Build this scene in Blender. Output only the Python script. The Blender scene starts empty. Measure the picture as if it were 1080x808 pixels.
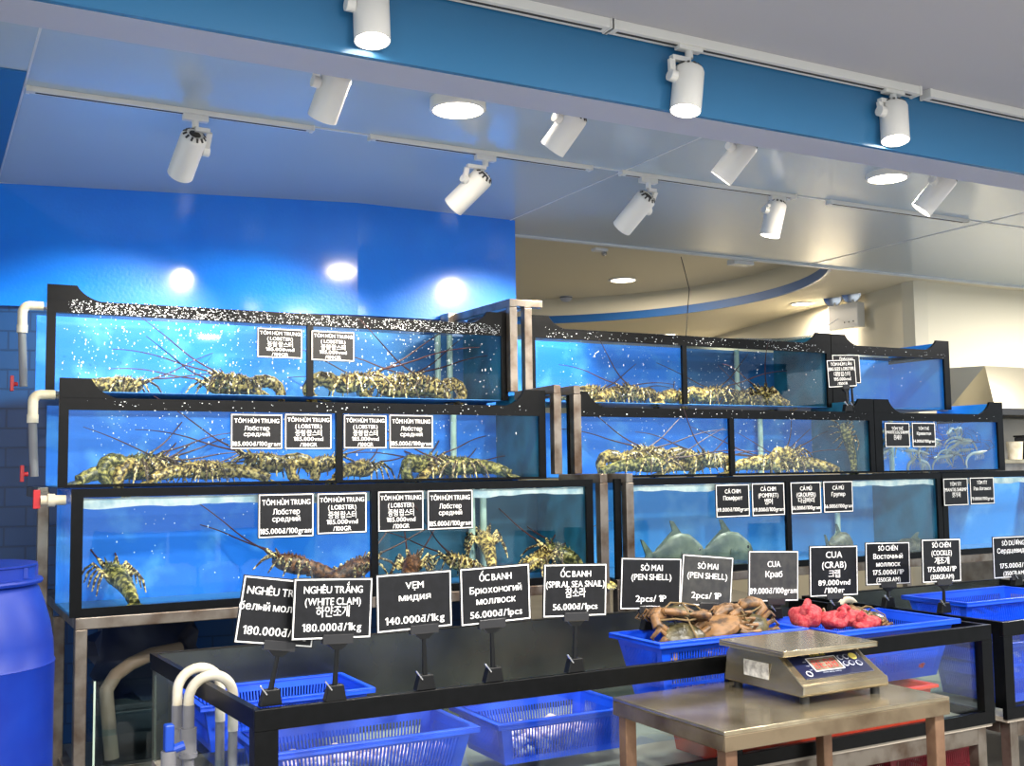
import bpy, bmesh, math, random
from mathutils import Vector as V, Matrix, noise
random.seed(7)
sc = bpy.context.scene
COL = sc.collection
# ---------------------------------------------------------------- camera
CAM = V((0, 0, 1.3)); FPX, YAW, PITCH, ROLL = 1157.6, 0.49728, 0.079294, -0.013457
Fw = V((math.sin(YAW) * math.cos(PITCH), math.cos(YAW) * math.cos(PITCH), math.sin(PITCH)))
Rt = V((math.cos(YAW), -math.sin(YAW), 0)); Up = Rt.cross(Fw)
Rt, Up = Rt * math.cos(ROLL) + Up * math.sin(ROLL), Up * math.cos(ROLL) - Rt * math.sin(ROLL)
cd = bpy.data.cameras.new('camera'); cam = bpy.data.objects.new('camera', cd); COL.objects.link(cam)
cd.sensor_fit = 'HORIZONTAL'; cd.sensor_width = 36; cd.lens = FPX / 1080 * 36; cd.clip_start = .02
cam.matrix_world = Matrix(((Rt.x, Up.x, -Fw.x, CAM.x), (Rt.y, Up.y, -Fw.y, CAM.y), (Rt.z, Up.z, -Fw.z, CAM.z), (0, 0, 0, 1)))
sc.camera = cam
def at(x, y, X=None, Y=None, Z=None):
    d = Fw + Rt * ((x - 540) / FPX) - Up * ((y - 404) / FPX)
    i, v = (0, X) if X is not None else (1, Y) if Y is not None else (2, Z)
    return CAM + d * ((v - CAM[i]) / d[i])
# ---------------------------------------------------------------- light of the place
sc.view_settings.view_transform = 'Standard'; sc.view_settings.look = 'None'
sc.view_settings.gamma = 1; sc.view_settings.use_curve_mapping = False
sc.view_settings.exposure = 0.75
P_FRONT, P_MID, P_BEHIND, P_DOWN, P_FAR, P_SHOP, WORLD = 30, 105, 60, 18, 20, 72, .82
w = bpy.data.worlds.new('world'); sc.world = w; w.use_nodes = True
w.node_tree.nodes['Background'].inputs[0].default_value = (.80, .90, 1, 1)
w.node_tree.nodes['Background'].inputs[1].default_value = WORLD
def lamp(name, kind, loc, power, color, direction=(0, 0, -1), parent=None, size=.05, angle=70, blend=.5):
    ld = bpy.data.lights.new(name, kind); ld.energy = power; ld.color = color
    if kind == 'SPOT': ld.spot_size = math.radians(angle); ld.spot_blend = blend; ld.shadow_soft_size = size
    elif kind == 'AREA': ld.shape = 'DISK'; ld.size = size
    else: ld.shadow_soft_size = size
    o = bpy.data.objects.new(name, ld); COL.objects.link(o)
    o.location = loc; o.rotation_euler = V(direction).to_track_quat('-Z', 'Y').to_euler()
    if parent: o.parent = parent; o.location = V(loc) - ORG.get(parent.name, V())
    return o
# ---------------------------------------------------------------- helpers
ORG = {}
def lin(h):
    c = [int(h[i:i + 2], 16) / 255 for i in (0, 2, 4)]
    return tuple(x / 12.92 if x <= .04045 else ((x + .055) / 1.055) ** 2.4 for x in c) + (1,)
def mat(name, c, rough=.5, metal=0, c2=None, scale=8, detail=4, lo=.4, hi=.65, bump=0, bscale=60, emit=0, spec=.5, vor=False, coat=0):
    m = bpy.data.materials.new(name); m.use_nodes = True; nt = m.node_tree; b = nt.nodes['Principled BSDF']
    if isinstance(c, str): c = lin(c)
    b.inputs['Base Color'].default_value = c; b.inputs['Roughness'].default_value = rough; b.inputs['Metallic'].default_value = metal
    b.inputs['Specular IOR Level'].default_value = spec; b.inputs['Coat Weight'].default_value = coat; b.inputs['Coat Roughness'].default_value = .1
    if emit: b.inputs['Emission Color'].default_value = c; b.inputs['Emission Strength'].default_value = emit
    tc = nt.nodes.new('ShaderNodeTexCoord')
    if c2:
        if isinstance(c2, str): c2 = lin(c2)
        n = nt.nodes.new('ShaderNodeTexVoronoi' if vor else 'ShaderNodeTexNoise'); n.inputs['Scale'].default_value = scale
        if not vor: n.inputs['Detail'].default_value = detail
        r = nt.nodes.new('ShaderNodeValToRGB'); r.color_ramp.elements[0].position = lo; r.color_ramp.elements[1].position = hi
        r.color_ramp.elements[0].color = c; r.color_ramp.elements[1].color = c2
        nt.links.new(tc.outputs['Object'], n.inputs['Vector']); nt.links.new(n.outputs[0], r.inputs[0]); nt.links.new(r.outputs[0], b.inputs['Base Color'])
    if bump:
        n = nt.nodes.new('ShaderNodeTexNoise'); n.inputs['Scale'].default_value = bscale; n.inputs['Detail'].default_value = 3
        bp = nt.nodes.new('ShaderNodeBump'); bp.inputs['Strength'].default_value = bump; bp.inputs['Distance'].default_value = .01
        nt.links.new(tc.outputs['Object'], n.inputs['Vector']); nt.links.new(n.outputs[0], bp.inputs['Height']); nt.links.new(bp.outputs[0], b.inputs['Normal'])
    return m
def glassy(name, tint, refl=.08, rough=.02, wave=0):
    m = bpy.data.materials.new(name); m.use_nodes = True; nt = m.node_tree; nt.nodes.clear()
    o = nt.nodes.new('ShaderNodeOutputMaterial'); t = nt.nodes.new('ShaderNodeBsdfTransparent'); g = nt.nodes.new('ShaderNodeBsdfGlossy')
    t.inputs[0].default_value = tint + (1,); g.inputs['Roughness'].default_value = rough; g.inputs[0].default_value = (1, 1, 1, 1)
    mx = nt.nodes.new('ShaderNodeMixShader'); fr = nt.nodes.new('ShaderNodeFresnel'); fr.inputs[0].default_value = 1.33
    ml = nt.nodes.new('ShaderNodeMath'); ml.operation = 'MULTIPLY'; ml.inputs[1].default_value = refl / .02 * .35; nt.links.new(fr.outputs[0], ml.inputs[0]); ml.use_clamp = True; mn = nt.nodes.new('ShaderNodeMath'); mn.operation = 'MINIMUM'; mn.inputs[1].default_value = refl * 1.6; nt.links.new(ml.outputs[0], mn.inputs[0]); ml = mn
    nt.links.new(ml.outputs[0], mx.inputs[0])
    nt.links.new(t.outputs[0], mx.inputs[1]); nt.links.new(g.outputs[0], mx.inputs[2]); nt.links.new(mx.outputs[0], o.inputs[0])
    if wave:
        n = nt.nodes.new('ShaderNodeTexNoise'); n.inputs['Scale'].default_value = 9; bp = nt.nodes.new('ShaderNodeBump'); bp.inputs['Strength'].default_value = wave
        tc = nt.nodes.new('ShaderNodeTexCoord'); nt.links.new(tc.outputs['Object'], n.inputs['Vector'])
        nt.links.new(n.outputs[0], bp.inputs['Height']); nt.links.new(bp.outputs[0], g.inputs['Normal']); nt.links.new(bp.outputs[0], fr.inputs['Normal'])
    return m
class MB:
    def __init__(s): s.v = []; s.f = []
    def add(s, vs, fs):
        n = len(s.v); s.v += [V(p) for p in vs]; s.f += [tuple(i + n for i in f) for f in fs]; return s
    def box(s, x0, x1, y0, y1, z0, z1):
        return s.add([(x, y, z) for x in (x0, x1) for y in (y0, y1) for z in (z0, z1)], [(0, 1, 3, 2), (4, 6, 7, 5), (0, 4, 5, 1), (2, 3, 7, 6), (0, 2, 6, 4), (1, 5, 7, 3)])
    def bar(s, a, b, w, h=None, up=(0, 0, 1)):
        a, b = V(a), V(b); h = h or w; d = (b - a).normalized(); u = V(up)
        if abs(d.dot(u)) > .95: u = V((0, 1, 0))
        x = d.cross(u).normalized(); u = x.cross(d)
        return s.add([p + x * (sx * w / 2) + u * (sz * h / 2) for p in (a, b) for sx in (-1, 1) for sz in (-1, 1)], [(0, 1, 3, 2), (4, 6, 7, 5), (0, 4, 5, 1), (2, 3, 7, 6), (0, 2, 6, 4), (1, 5, 7, 3)])
    def tube(s, pts, r, n=10, cap=True, flat=1.0):
        pts = [V(p) for p in pts]; rs = r if isinstance(r, (list, tuple)) else [r] * len(pts); prev = None; vs = []; fs = []
        for i, p in enumerate(pts):
            d = (pts[min(i + 1, len(pts) - 1)] - pts[max(i - 1, 0)]).normalized()
            if prev is None:
                a = V((0, 0, 1)) if abs(d.z) < .9 else V((1, 0, 0)); x = d.cross(a).normalized()
            else: x = (prev - d * prev.dot(d)).normalized()
            prev = x; y = x.cross(d)
            vs += [p + (x * math.cos(k * 2 * math.pi / n) + y * math.sin(k * 2 * math.pi / n) * flat) * rs[i] for k in range(n)]
        for i in range(len(pts) - 1):
            fs += [(i * n + k, i * n + (k + 1) % n, (i + 1) * n + (k + 1) % n, (i + 1) * n + k) for k in range(n)]
        if cap: fs += [tuple(range(n)), tuple(range((len(pts) - 1) * n, len(pts) * n))]
        return s.add(vs, fs)
    def cyl(s, a, b, r0, r1=None, n=24): return s.tube([a, b], [r0, r0 if r1 is None else r1], n)
    def lathe(s, prof, c=(0, 0, 0), n=32, axis=None):
        c = V(c); q = V(axis).to_track_quat('Z', 'Y') if axis is not None else None
        vs = []
        for r, z in prof:
            for k in range(n):
                p = V((r * math.cos(k * 2 * math.pi / n), r * math.sin(k * 2 * math.pi / n), z)); vs.append(c + (q @ p if q else p))
        fs = [(i * n + k, i * n + (k + 1) % n, (i + 1) * n + (k + 1) % n, (i + 1) * n + k) for i in range(len(prof) - 1) for k in range(n)]
        if prof[0][0] > 1e-6: fs.append(tuple(range(n)))
        if prof[-1][0] > 1e-6: fs.append(tuple(range((len(prof) - 1) * n, len(prof) * n)))
        return s.add(vs, fs)
    def ell(s, c, rx, ry, rz, n=12, m=8, rot=None, rough=0, seed=0):
        c = V(c); vs = []
        for i in range(m + 1):
            t = math.pi * i / m
            for k in range(n):
                a = 2 * math.pi * k / n; p = V((rx * math.sin(t) * math.cos(a), ry * math.sin(t) * math.sin(a), rz * math.cos(t)))
                if rough: p *= 1 + rough * noise.noise(p * 26 + V((seed, seed * 2, 0)))
                vs.append(c + (rot @ p if rot else p))
        return s.add(vs, [(i * n + k, i * n + (k + 1) % n, (i + 1) * n + (k + 1) % n, (i + 1) * n + k) for i in range(m) for k in range(n)])
    def prism(s, poly, y0, y1):            # polygon in XZ given thickness along Y
        n = len(poly)
        return s.add([(x, y, z) for y in (y0, y1) for x, z in poly], [tuple(range(n - 1, -1, -1)), tuple(range(n, 2 * n))] + [(i, (i + 1) % n, n + (i + 1) % n, n + i) for i in range(n)])
    def xf(s, m):
        s.v = [m @ p for p in s.v]; return s
    def build(s, name, m, parent=None, org=None, smooth=None, bevel=0):
        o0 = ORG.get(parent.name, V()) if parent else V(org or (0, 0, 0))
        me = bpy.data.meshes.new(name); me.from_pydata([p - o0 for p in s.v], [], s.f)
        bm = bmesh.new(); bm.from_mesh(me); bmesh.ops.remove_doubles(bm, verts=bm.verts, dist=1e-6); bmesh.ops.recalc_face_normals(bm, faces=bm.faces); bm.to_mesh(me); bm.free()
        me.materials.append(m)
        if smooth is not None:
            me.polygons.foreach_set('use_smooth', [True] * len(me.polygons)); me.set_sharp_from_angle(angle=math.radians(smooth))
        o = bpy.data.objects.new(name, me); COL.objects.link(o)
        if parent: o.parent = parent; ORG[o.name] = o0
        else: o.location = o0; ORG[o.name] = o0
        if bevel:
            b = o.modifiers.new('bevel', 'BEVEL'); b.width = bevel; b.segments = 2; b.limit_method = 'ANGLE'; b.harden_normals = False
        return o
def thing(name, label, cat, loc=(0, 0, 0), group=None, local=False):
    o = bpy.data.objects.new(name, None); COL.objects.link(o); o.location = loc; o.empty_display_size = .05
    ORG[o.name] = V() if local else V(loc)
    return tag(o, label, cat, group)
def tag(o, label, cat, group=None):
    o['label'] = label; o['category'] = cat
    if group: o['group'] = group
    return o
def struct(o): o['kind'] = 'structure'; return o
def stuff(o): o['kind'] = 'stuff'; return o
def copy_tree(r, parent=None):
    c = r.copy(); COL.objects.link(c)
    if parent: c.parent = parent
    for ch in r.children: copy_tree(ch, c)
    return c
def arc(c, r, a0, a1, n, ax, ay):
    return [V(c) + V(ax) * (r * math.cos(a0 + (a1 - a0) * i / n)) + V(ay) * (r * math.sin(a0 + (a1 - a0) * i / n)) for i in range(n + 1)]
# ---------------------------------------------------------------- materials
M = dict(
    ceil=mat('ceiling_paint', 'B4C2CC', .2, bump=.05, bscale=3), ceilf=mat('white_ceiling_paint', 'B0B0B6', .6), cream=mat('cream_paint', 'D9D2BC', .7),
    beamb=mat('blue_beam_gloss', '34719E', .25), beamw=mat('beam_underside_paint', 'B0B4C4', .5),
    bluew=mat('blue_gloss_wall', '0074E6', .4, bump=.14, bscale=60, c2='047CEC', scale=3, coat=1, spec=.25), bluel=mat('blue_bulkhead', '2C6CA8', .4),
    floor=mat('floor_tile', '84827E', .35, c2='76746F', scale=3), white=mat('white_plastic', 'E2E0DA', .4), trim=mat('trim_white', 'D8DADA', .4),
    black=mat('black_frame', '040506', .34, c2='08090B', scale=30, spec=.16), blackp=mat('black_plastic', '08090B', .4, spec=.3), apron=mat('stained_apron', '857660', .38, .75, c2='5E4E3C', scale=8, detail=8, lo=.42, hi=.72), rust=mat('rusty_steel', '6A4E3C', .5, .5, c2='8E7058', scale=9, detail=8, lo=.4, hi=.7), steel=mat('worn_steel', '8E867C', .36, .85, c2='5C4A3C', scale=9, detail=8, lo=.42, hi=.7),
    steeld=mat('dull_steel', '8A8680', .4, .7, c2='5E5148', scale=7, detail=8, lo=.45, hi=.75), stain=mat('stainless_top', 'B8AD94', .2, .85, c2='7E7058', scale=5, detail=6, lo=.4, hi=.75, bump=.04, bscale=4),
    tankb1=mat('tank_back_bright', '0E8CF6', .5, c2='3AA0F4', scale=5), tankb=mat('tank_back_blue', '0672DC', .5, c2='4C9CE6', scale=6, detail=6, lo=.5, hi=.72), tankb2=mat('tank_back_teal', '125A98', .5, c2='3F7FB0', scale=5, detail=5, lo=.5, hi=.85), tankb3=mat('tank_back_murky', '1C4A62', .5, c2='2C6A8A', scale=4, detail=5, lo=.45, hi=.8), tankb4=mat('tank_back_hazy', '2E86CC', .5, c2='7AB4DC', scale=5, detail=5, lo=.5, hi=.85), tankd=mat('tank_side_teal', '1F6E8C', .5, c2='0F4E66', scale=6),  # brightest panel makes up for weak light; pale blotches paint in haze
    tankf=mat('tank_floor', '2E6FA8', .5), seam=mat('tank_corner_pipe', 'B9D2C4', .4),
    basket=mat('blue_basket_plastic', '0646D2', .38, c2='0A50DC', scale=4), barrel=mat('blue_barrel_plastic', '04288C', .42, c2='083096', scale=6, bump=.05, bscale=8),
    red=mat('red_tub_plastic', 'C23A22', .4), maroon=mat('maroon_crate_plastic', '7A1424', .45), net=mat('red_net', 'A42632', .75, c2='B84E50', scale=70, bump=.5, bscale=160, lo=.45, hi=.6),
    gpipe=mat('grey_pvc', '77767A', .45), wpipe=mat('ivory_pvc', 'DAD2BE', .42, c2='C8BC9E', scale=20), redv=mat('red_valve', 'B01820', .4), bluev=mat('blue_valve', '0B3FA8', .4),
    letter=mat('white_lettering', 'F4F4F2', .6), sign=mat('black_sign_board', '0E0F12', .45, c2='141519', scale=40, spec=.3), signg=mat('worn_sign_board', '2A2B2C', .5, c2='3C3C3A', scale=25, detail=6),
    clip=mat('smoky_clip', '2A2A2C', .2), chrome=mat('chrome_clip', 'D0D0D0', .2, 1), drop=mat('dried_salt_spray', 'E8EEF2', .5), bubble=mat('air_bubbles', 'CFE8FA', .3), foam=mat('water_foam', 'E4EEEA', .6, c2='A8C8D4', scale=20),
    lob=mat('lobster_shell', '3A2A14', .3, c2='E4C674', scale=80, detail=4, lo=.44, hi=.64), lobl=mat('lobster_leg', '3E2A16', .4, c2='EAD08C', scale=85, detail=1, lo=.50, hi=.58), ant=mat('lobster_antenna', '44211E', .5), lobr=mat('reddish_lobster_shell', '3E2418', .45, c2='94623C', scale=70, detail=4, lo=.45, hi=.7), eye=mat('black_eye', '08080A', .15),
    lobg=mat('greenish_lobster_shell', '32341A', .35, c2='C4B868', scale=75, detail=4, lo=.46, hi=.68),
    fish=mat('silver_fish_skin', '33443E', .42, c2='66725E', scale=12, detail=6), fin=mat('fish_fin', '3E5046', .5, c2='5E6E5E', scale=30), grouper=mat('grouper_skin', '3C4038', .5, c2='66664E', scale=40), shrimp=mat('shrimp_shell', '8FA6B0', .35, c2='B8B8A8', scale=30),
    crab=mat('crab_shell', '2E2C1E', .32, c2='5E5638', scale=24, detail=6, bump=.3, bscale=70), crabt=mat('crab_limb', '7E5C38', .45, c2='3A2A1C', scale=32, detail=5, lo=.45, hi=.65), straw=mat('binding_straw', '6E5A3A', .85),
    panel=mat('scale_panel_navy', '161C3A', .3), lcd=mat('scale_display', '857B6A', .15, c2='5E4A44', scale=25), yellow=mat('yellow_print', 'D8C860', .5), greyb=mat('button_grey', 'B8BCC8', .4), sticker=mat('silver_sticker', 'C6C4BE', .5, c2='8E8C88', scale=60),
    shell=mat('pale_clam_shells', 'D8C8D0', .4, c2='A890A4', scale=40), sheet=mat('grey_back_sheet', '565A54', .22, .7, c2='33383A', scale=2.2, lo=.35, hi=.6), pale=mat('pale_tank_floor', 'A49A8C', .4), tilew=mat('grey_tile', '8E8C84', .35), hood=mat('hood_steel', 'B0A894', .3, .8), dark=mat('dark_rubber', '14161A', .6), tarp=mat('dark_blue_bag', '101C3C', .4),
    glow=mat('lamp_glow', (1, .93, .80, 1), .5, emit=14), glowd=mat('downlight_glow', (1, .88, .68, 1), .5, emit=7), dim=mat('unlit_lens', 'DDD8C8', .2), grille=mat('dark_vent', '3A3632', .6),
)
def brick_mat():
    m = mat('blue_painted_brick', '12508E', .3); nt = m.node_tree; b = nt.nodes['Principled BSDF']
    t = nt.nodes.new('ShaderNodeTexBrick'); tc = nt.nodes.new('ShaderNodeTexCoord'); mp = nt.nodes.new('ShaderNodeMapping'); mp.inputs['Rotation'].default_value = (math.pi / 2, 0, 0)
    t.inputs['Scale'].default_value = 2.6; t.inputs['Color1'].default_value = lin('0A3C70'); t.inputs['Color2'].default_value = lin('0B4076'); t.inputs['Mortar'].default_value = lin('08305C'); t.inputs['Mortar Size'].default_value = .012
    nt.links.new(tc.outputs['Object'], mp.inputs[0]); nt.links.new(mp.outputs[0], t.inputs['Vector']); nt.links.new(t.outputs[0], b.inputs['Base Color'])
    bp = nt.nodes.new('ShaderNodeBump'); bp.inputs['Strength'].default_value = .6; bp.inputs['Distance'].default_value = .01; bp.invert = True
    nt.links.new(t.outputs['Fac'], bp.inputs['Height']); nt.links.new(bp.outputs[0], b.inputs['Normal']); return m
M['brick'] = brick_mat()
G_CLEAR = glassy('clear_glass', (.93, .975, .985), .05); G_FRONT = glassy('tank_glass', (.94, .97, .97), .045); G_BACK = glassy('smoky_glass', (.30, .36, .36), .16, .12); G_WATER = glassy('water', (.80, .93, .98), .10, .03, .35)
WARM = (1, .88, .72); NEUT = (1, .95, .88)
# ---------------------------------------------------------------- setting
CZ = 2.75; WY = 5.52
struct(MB().box(-4, 12, -5, 14, -.1, 0).build('floor', M['floor']))
struct(MB().box(-4, 12, -5, 2.92, CZ, CZ + .1).build('ceiling', M['ceilf']))
struct(MB().box(-4, 12, 3.11, 5.87, CZ, CZ + .1).build('ceiling_over_tanks', M['ceil']))
b = MB().box(-4, 12, 2.94, 3.11, 2.50, CZ + .1); struct(b.build('trim_beam', M['beamw']))
struct(MB().box(-4, 12, 2.92, 2.94, 2.502, CZ).build('trim_beam_face', M['beamb']))
m = MB()
for x in (.318, 3.0, 5.62): m.box(x - .004, x + .004, 3.11, 5.86, CZ - .003, CZ)
m.box(.318, 11, 4.352, 4.366, CZ - .004, CZ); m.box(3.03, 11, 5.845, 5.875, CZ - .014, CZ)
struct(m.build('trim_ceiling_seams', M['trim']))
def slab(pts, z0, z1, th, name, mt):           # vertical wall along a plan polyline (front face on the line)
    m = MB(); pts = [V((x, y, 0)) for x, y in pts]
    for a, c in zip(pts, pts[1:]):
        n = V((-(c - a).y, (c - a).x, 0)).normalized() * th
        m.add([(p.x, p.y, z) for p in (a, c, c + n, a + n) for z in (z0, z1)], [(0, 2, 3, 1), (2, 4, 5, 3), (4, 6, 7, 5), (6, 0, 1, 7), (1, 3, 5, 7), (0, 6, 4, 2)])
    return struct(m.build(name, mt))
slab([(-2.5, 6.56), (2.06, WY + .02), (3.0, WY + .02)], 0, CZ, .12, 'wall_back', M['brick'])
slab([(.3, 5.895), (2.06, WY - .005), (3.03, WY)], 2.14, CZ, .15, 'wall_back_panel', M['bluew'])
struct(MB().box(3.0, 3.03, WY, 5.9, 0, CZ).build('wall_back_return', M['bluew']))
struct(MB().box(-3, .312, 4.19, 6.2, CZ - .006, CZ).build('ceiling_left_panel', M['bluel']))
slab([(6.88, 6.02), (12, 6.0)], 0, CZ, .12, 'wall_right_return', M['cream'])
slab([(8.72, 13), (7.75, 9.5), (7.1, 6.9), (6.88, 6.02)], 0, CZ + .4, .12, 'wall_right', M['cream'])
struct(MB().box(-4, 12, 13, 13.1, 0, 3.2).build('wall_far', M['cream']))
# far ceiling with its round recess
rc = V((4.1, 7.43)); rr = 2.35; x0, x1, y0, y1 = -4, 12, 5.87, 13.1; angs = [2 * math.pi * k / 96 for k in range(96)] + [math.atan2(y - rc.y, x - rc.x) % (2 * math.pi) for x in (x0, x1) for y in (y0, y1)]
angs.sort(); rr_ = []; m = MB(); vi = []
for a in angs:
    d = V((math.cos(a), math.sin(a))); t = min([(x1 - rc.x) / d.x if d.x > 1e-9 else (x0 - rc.x) / d.x if d.x < -1e-9 else 9e9, (y1 - rc.y) / d.y if d.y > 1e-9 else (y0 - rc.y) / d.y if d.y < -1e-9 else 9e9])
    r_ = min(rr, t); vi.append((rc + d * r_, rc + d * max(t, r_ + .001)))
n = len(vi)
m.add([(p.x, p.y, z) for z in (CZ, CZ + .08) for pr in vi for p in pr], [(2 * i, 2 * ((i + 1) % n), 2 * ((i + 1) % n) + 1, 2 * i + 1) for i in range(n)])
struct(m.build('ceiling_far', M['cream']))
m = MB(); m.add([(p.x, p.y, z) for z in (CZ, CZ + .24) for p, _ in vi], [(i, (i + 1) % n, n + (i + 1) % n, n + i) for i in range(n)]); m.f.append(tuple(range(n, 2 * n)))
struct(m.build('ceiling_recess', M['cream'], smooth=40))
m = MB(); m.add([(rc.x + (p.x - rc.x) * k, rc.y + (p.y - rc.y) * k, z) for k, z in ((.994, CZ - .004), (.994, CZ + .07), (1.004, CZ - .004)) for p, _ in vi], [(i, (i + 1) % n, n + (i + 1) % n, n + i) for i in range(n)] + [(i, (i + 1) % n, 2 * n + (i + 1) % n, 2 * n + i) for i in range(n)])
struct(m.build('trim_recess_band', mat('blue_band', '1D5C9E', .4), smooth=40))
# ---------------------------------------------------------------- tanks
def ear_profile(xa, sgn, zr, ze, flat=.115, run=.10):
    p = [(xa, zr), (xa, ze), (xa + sgn * flat, ze)]
    for i in range(1, 9):
        t = i / 8 * math.pi / 2
        p.append((xa + sgn * (flat + run * (1 - math.cos(t)) * .55 + run * .45 * i / 8), ze - (ze - zr) * math.sin(t) * .62 - (ze - zr) * .38 * i / 8))
    return p
def make_tank(label, x0, x1, yf, zb, zs, zg, zr, ze=None, divs=(), ears=(1, 1), post=(.035, .035), depth=.5, side='glass', seam_x=None, foam=False, spray=0, bub=(), waterz=None, siderim=True, back='tankb', back2=None):
    t = thing('display_tank', label, 'fish tank', (x0, yf, zb), 'lobster and fish tanks in three tiers')
    m = MB(); th = .014; yb = yf + depth
    m.box(x0, x1, yf, yf + th, zg, zr); m.box(x0, x0 + post[0], yf, yf + th, zb, zg); m.box(x1 - post[1], x1, yf, yf + th, zb, zg)
    if zs > zb + .004: m.box(x0 + post[0], x1 - post[1], yf, yf + th, zb, zs)
    fr = m.build('front_frame', M['black'], t)
    if ze:
        for e, xa, sg in ((ears[0], x0, 1), (ears[1], x1, -1)):
            if e: MB().prism(ear_profile(xa, sg, zr - .001, ze), yf, yf + th).build('corner_ear', M['black'], t)
    for d in divs: MB().box(d - .015, d + .015, yf - .004, yf + th, zb, zg + .002).build('divider', M['black'], t)
    ys = yf + th
    MB().box(x0 + .004, x1 - .004, ys + .0005, ys + .008, zb + .004, zr - .003).build('front_glass', G_FRONT, t)
    for s_, xa in ((0, x0 + .004), (1, x1 - .012)):
        o = MB().box(xa, xa + .008, ys + .009, yb - .012, zb + .004, (ze or zr) - .004 if ears[s_] and ze else zr - .003)
        o.build('side_glass', M['tankd'] if side[s_] == 'd' else M[back] if side[s_] == 'b' else G_CLEAR, t)  # blue side panes have the back panel's reflection put into their colour
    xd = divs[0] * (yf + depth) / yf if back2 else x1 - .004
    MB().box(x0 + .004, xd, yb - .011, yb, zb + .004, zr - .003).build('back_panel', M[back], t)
    if back2: MB().box(xd, x1 - .004, yb - .011, yb, zb + .004, zr - .003).build('back_panel', M[back2], t)  # darker second panel, its start lined up behind the divider from the camera
    MB().box(x0 + .004, x1 - .004, ys + .009, yb - .012, zb, zb + .004).build('base_panel', M['tankf'], t)
    if siderim: MB().box(x0, x1, yb - .014, yb + .001, zr - .02, zr).box(x1 - .016, x1 - .002, ys, yb, zg + .01, zr).build('back_rim', M['black'], t)
    wz = waterz or zr - .03
    nx, ny = int((x1 - x0) / .05) + 2, 9; vs = []; fs = []
    for j in range(ny):
        for i in range(nx):
            x = x0 + .014 + (x1 - x0 - .028) * i / (nx - 1); y = ys + .010 + (depth - .05) * j / (ny - 1)
            vs.append((x, y, wz + .007 * noise.noise(V((x * 5, y * 7, zb)))))
    for j in range(ny - 1):
        for i in range(nx - 1): fs.append((j * nx + i, j * nx + i + 1, (j + 1) * nx + i + 1, (j + 1) * nx + i))
    MB().add(vs, fs).build('water_surface', G_WATER, t, smooth=60)
    for sx in (seam_x or ()): MB().tube([(sx, yb - .05, zb + .006), (sx, yb - .05, zr - .005)], .016, 10).build('overflow_pipe', M['seam'], t, smooth=40)
    if foam:  # white reflection along the waterline, shaped as a solid band
        m = MB(); N = int((x1 - x0) / .02); vs = []
        for i in range(N + 1):
            x = x0 + post[0] + (x1 - x0 - sum(post)) * i / N; h = .030 + .016 * noise.noise(V((x * 4, 3.3, zb))) + .006 * noise.noise(V((x * 15, 1, 2)))
            zt_ = zg - .004 + .004 * noise.noise(V((x * 9, 5, 1)))
            for yy in (ys + .011, ys + .03): vs += [(x, yy, zt_), (x, yy, zt_ - h)]
        fs = []
        for i in range(N): a = 4 * i; c = a + 4; fs += [(a, c, c + 1, a + 1), (a + 1, c + 1, c + 3, a + 3), (a + 2, a + 3, c + 3, c + 2), (a, a + 2, c + 2, c)]
        stuff(m.add(vs, fs).build('foam', M['foam'], t, smooth=60))
    rnd = random.Random(int(x0 * 100 + zb * 1000))
    if spray:
        m = MB()
        for k in range(spray):
            x = x0 + .08 + (x1 - x0 - .12) * rnd.random()
            c = .5 + .5 * noise.noise(V((x * 3, zb, 1)))
            if rnd.random() > c * 1.5 - .15: continue
            z = zr - .055 * rnd.random() ** .8 + .003
            r = rnd.uniform(.0008, .003) * rnd.uniform(.6, 1); m.ell((x, yf - .0005, z), r * rnd.uniform(.7, 2.2), .0012, r, 5, 3)
        for k in range(int(spray * .25)):
            x = rnd.uniform(x0 + .06, x1 - .05); z = rnd.uniform(zs + .03, zg); r = rnd.uniform(.001, .003)
            m.ell((x, yf + th - .0005, z), r, .001, r * rnd.choice((1, 1, 2.5)), 5, 3)
        stuff(m.build('dried_spray', M['drop'], t))
    m = MB(); nb = 0
    for (bx0, bx1, cnt) in bub:
        for k in range(cnt):
            u = rnd.random(); x = rnd.uniform(bx0, bx1); z = zs + .02 + (wz - zs - .03) * u ** .6; r = rnd.uniform(.0012, .0034)
            m.ell((x, ys + rnd.uniform(.05, depth - .08), z), r, r, r * 1.2, 5, 3); nb += 1
    if nb: stuff(m.build('air_bubbles', M['bubble'], t))
    return t
Y1, Y2, Y3 = 4.83, 4.52, 4.20
R1 = dict(yf=Y1, zb=1.648, zs=1.65, zg=1.972, zr=2.027, ze=2.09); R2 = dict(yf=Y2, zb=1.257, zs=1.268, zg=1.555, zr=1.602, ze=1.678); R3 = dict(yf=Y3, zb=.80, zs=.83, zg=1.223, zr=1.254)
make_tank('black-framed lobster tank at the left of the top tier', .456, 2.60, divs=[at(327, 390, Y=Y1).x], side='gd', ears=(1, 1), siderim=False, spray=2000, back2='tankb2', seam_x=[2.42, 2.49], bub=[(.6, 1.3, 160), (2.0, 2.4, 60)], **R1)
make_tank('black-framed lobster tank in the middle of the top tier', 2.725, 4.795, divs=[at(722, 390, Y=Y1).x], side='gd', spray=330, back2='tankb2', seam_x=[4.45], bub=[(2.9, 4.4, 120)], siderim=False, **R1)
make_tank('short nearly empty blue tank at the right end of the top tier', 4.80, 5.822, post=(.13, .05), side='gb', back='tankb1', spray=40, seam_x=[5.30, 5.36], bub=[(4.9, 5.6, 30)], **R1)
make_tank('black-framed lobster tank at the left of the middle tier', .477, 2.633, divs=[at(358, 470, Y=Y2).x], side='gd', siderim=False, spray=165, seam_x=[2.36], bub=[(.6, 1.5, 200), (1.7, 2.4, 80)], **R2)
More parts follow.
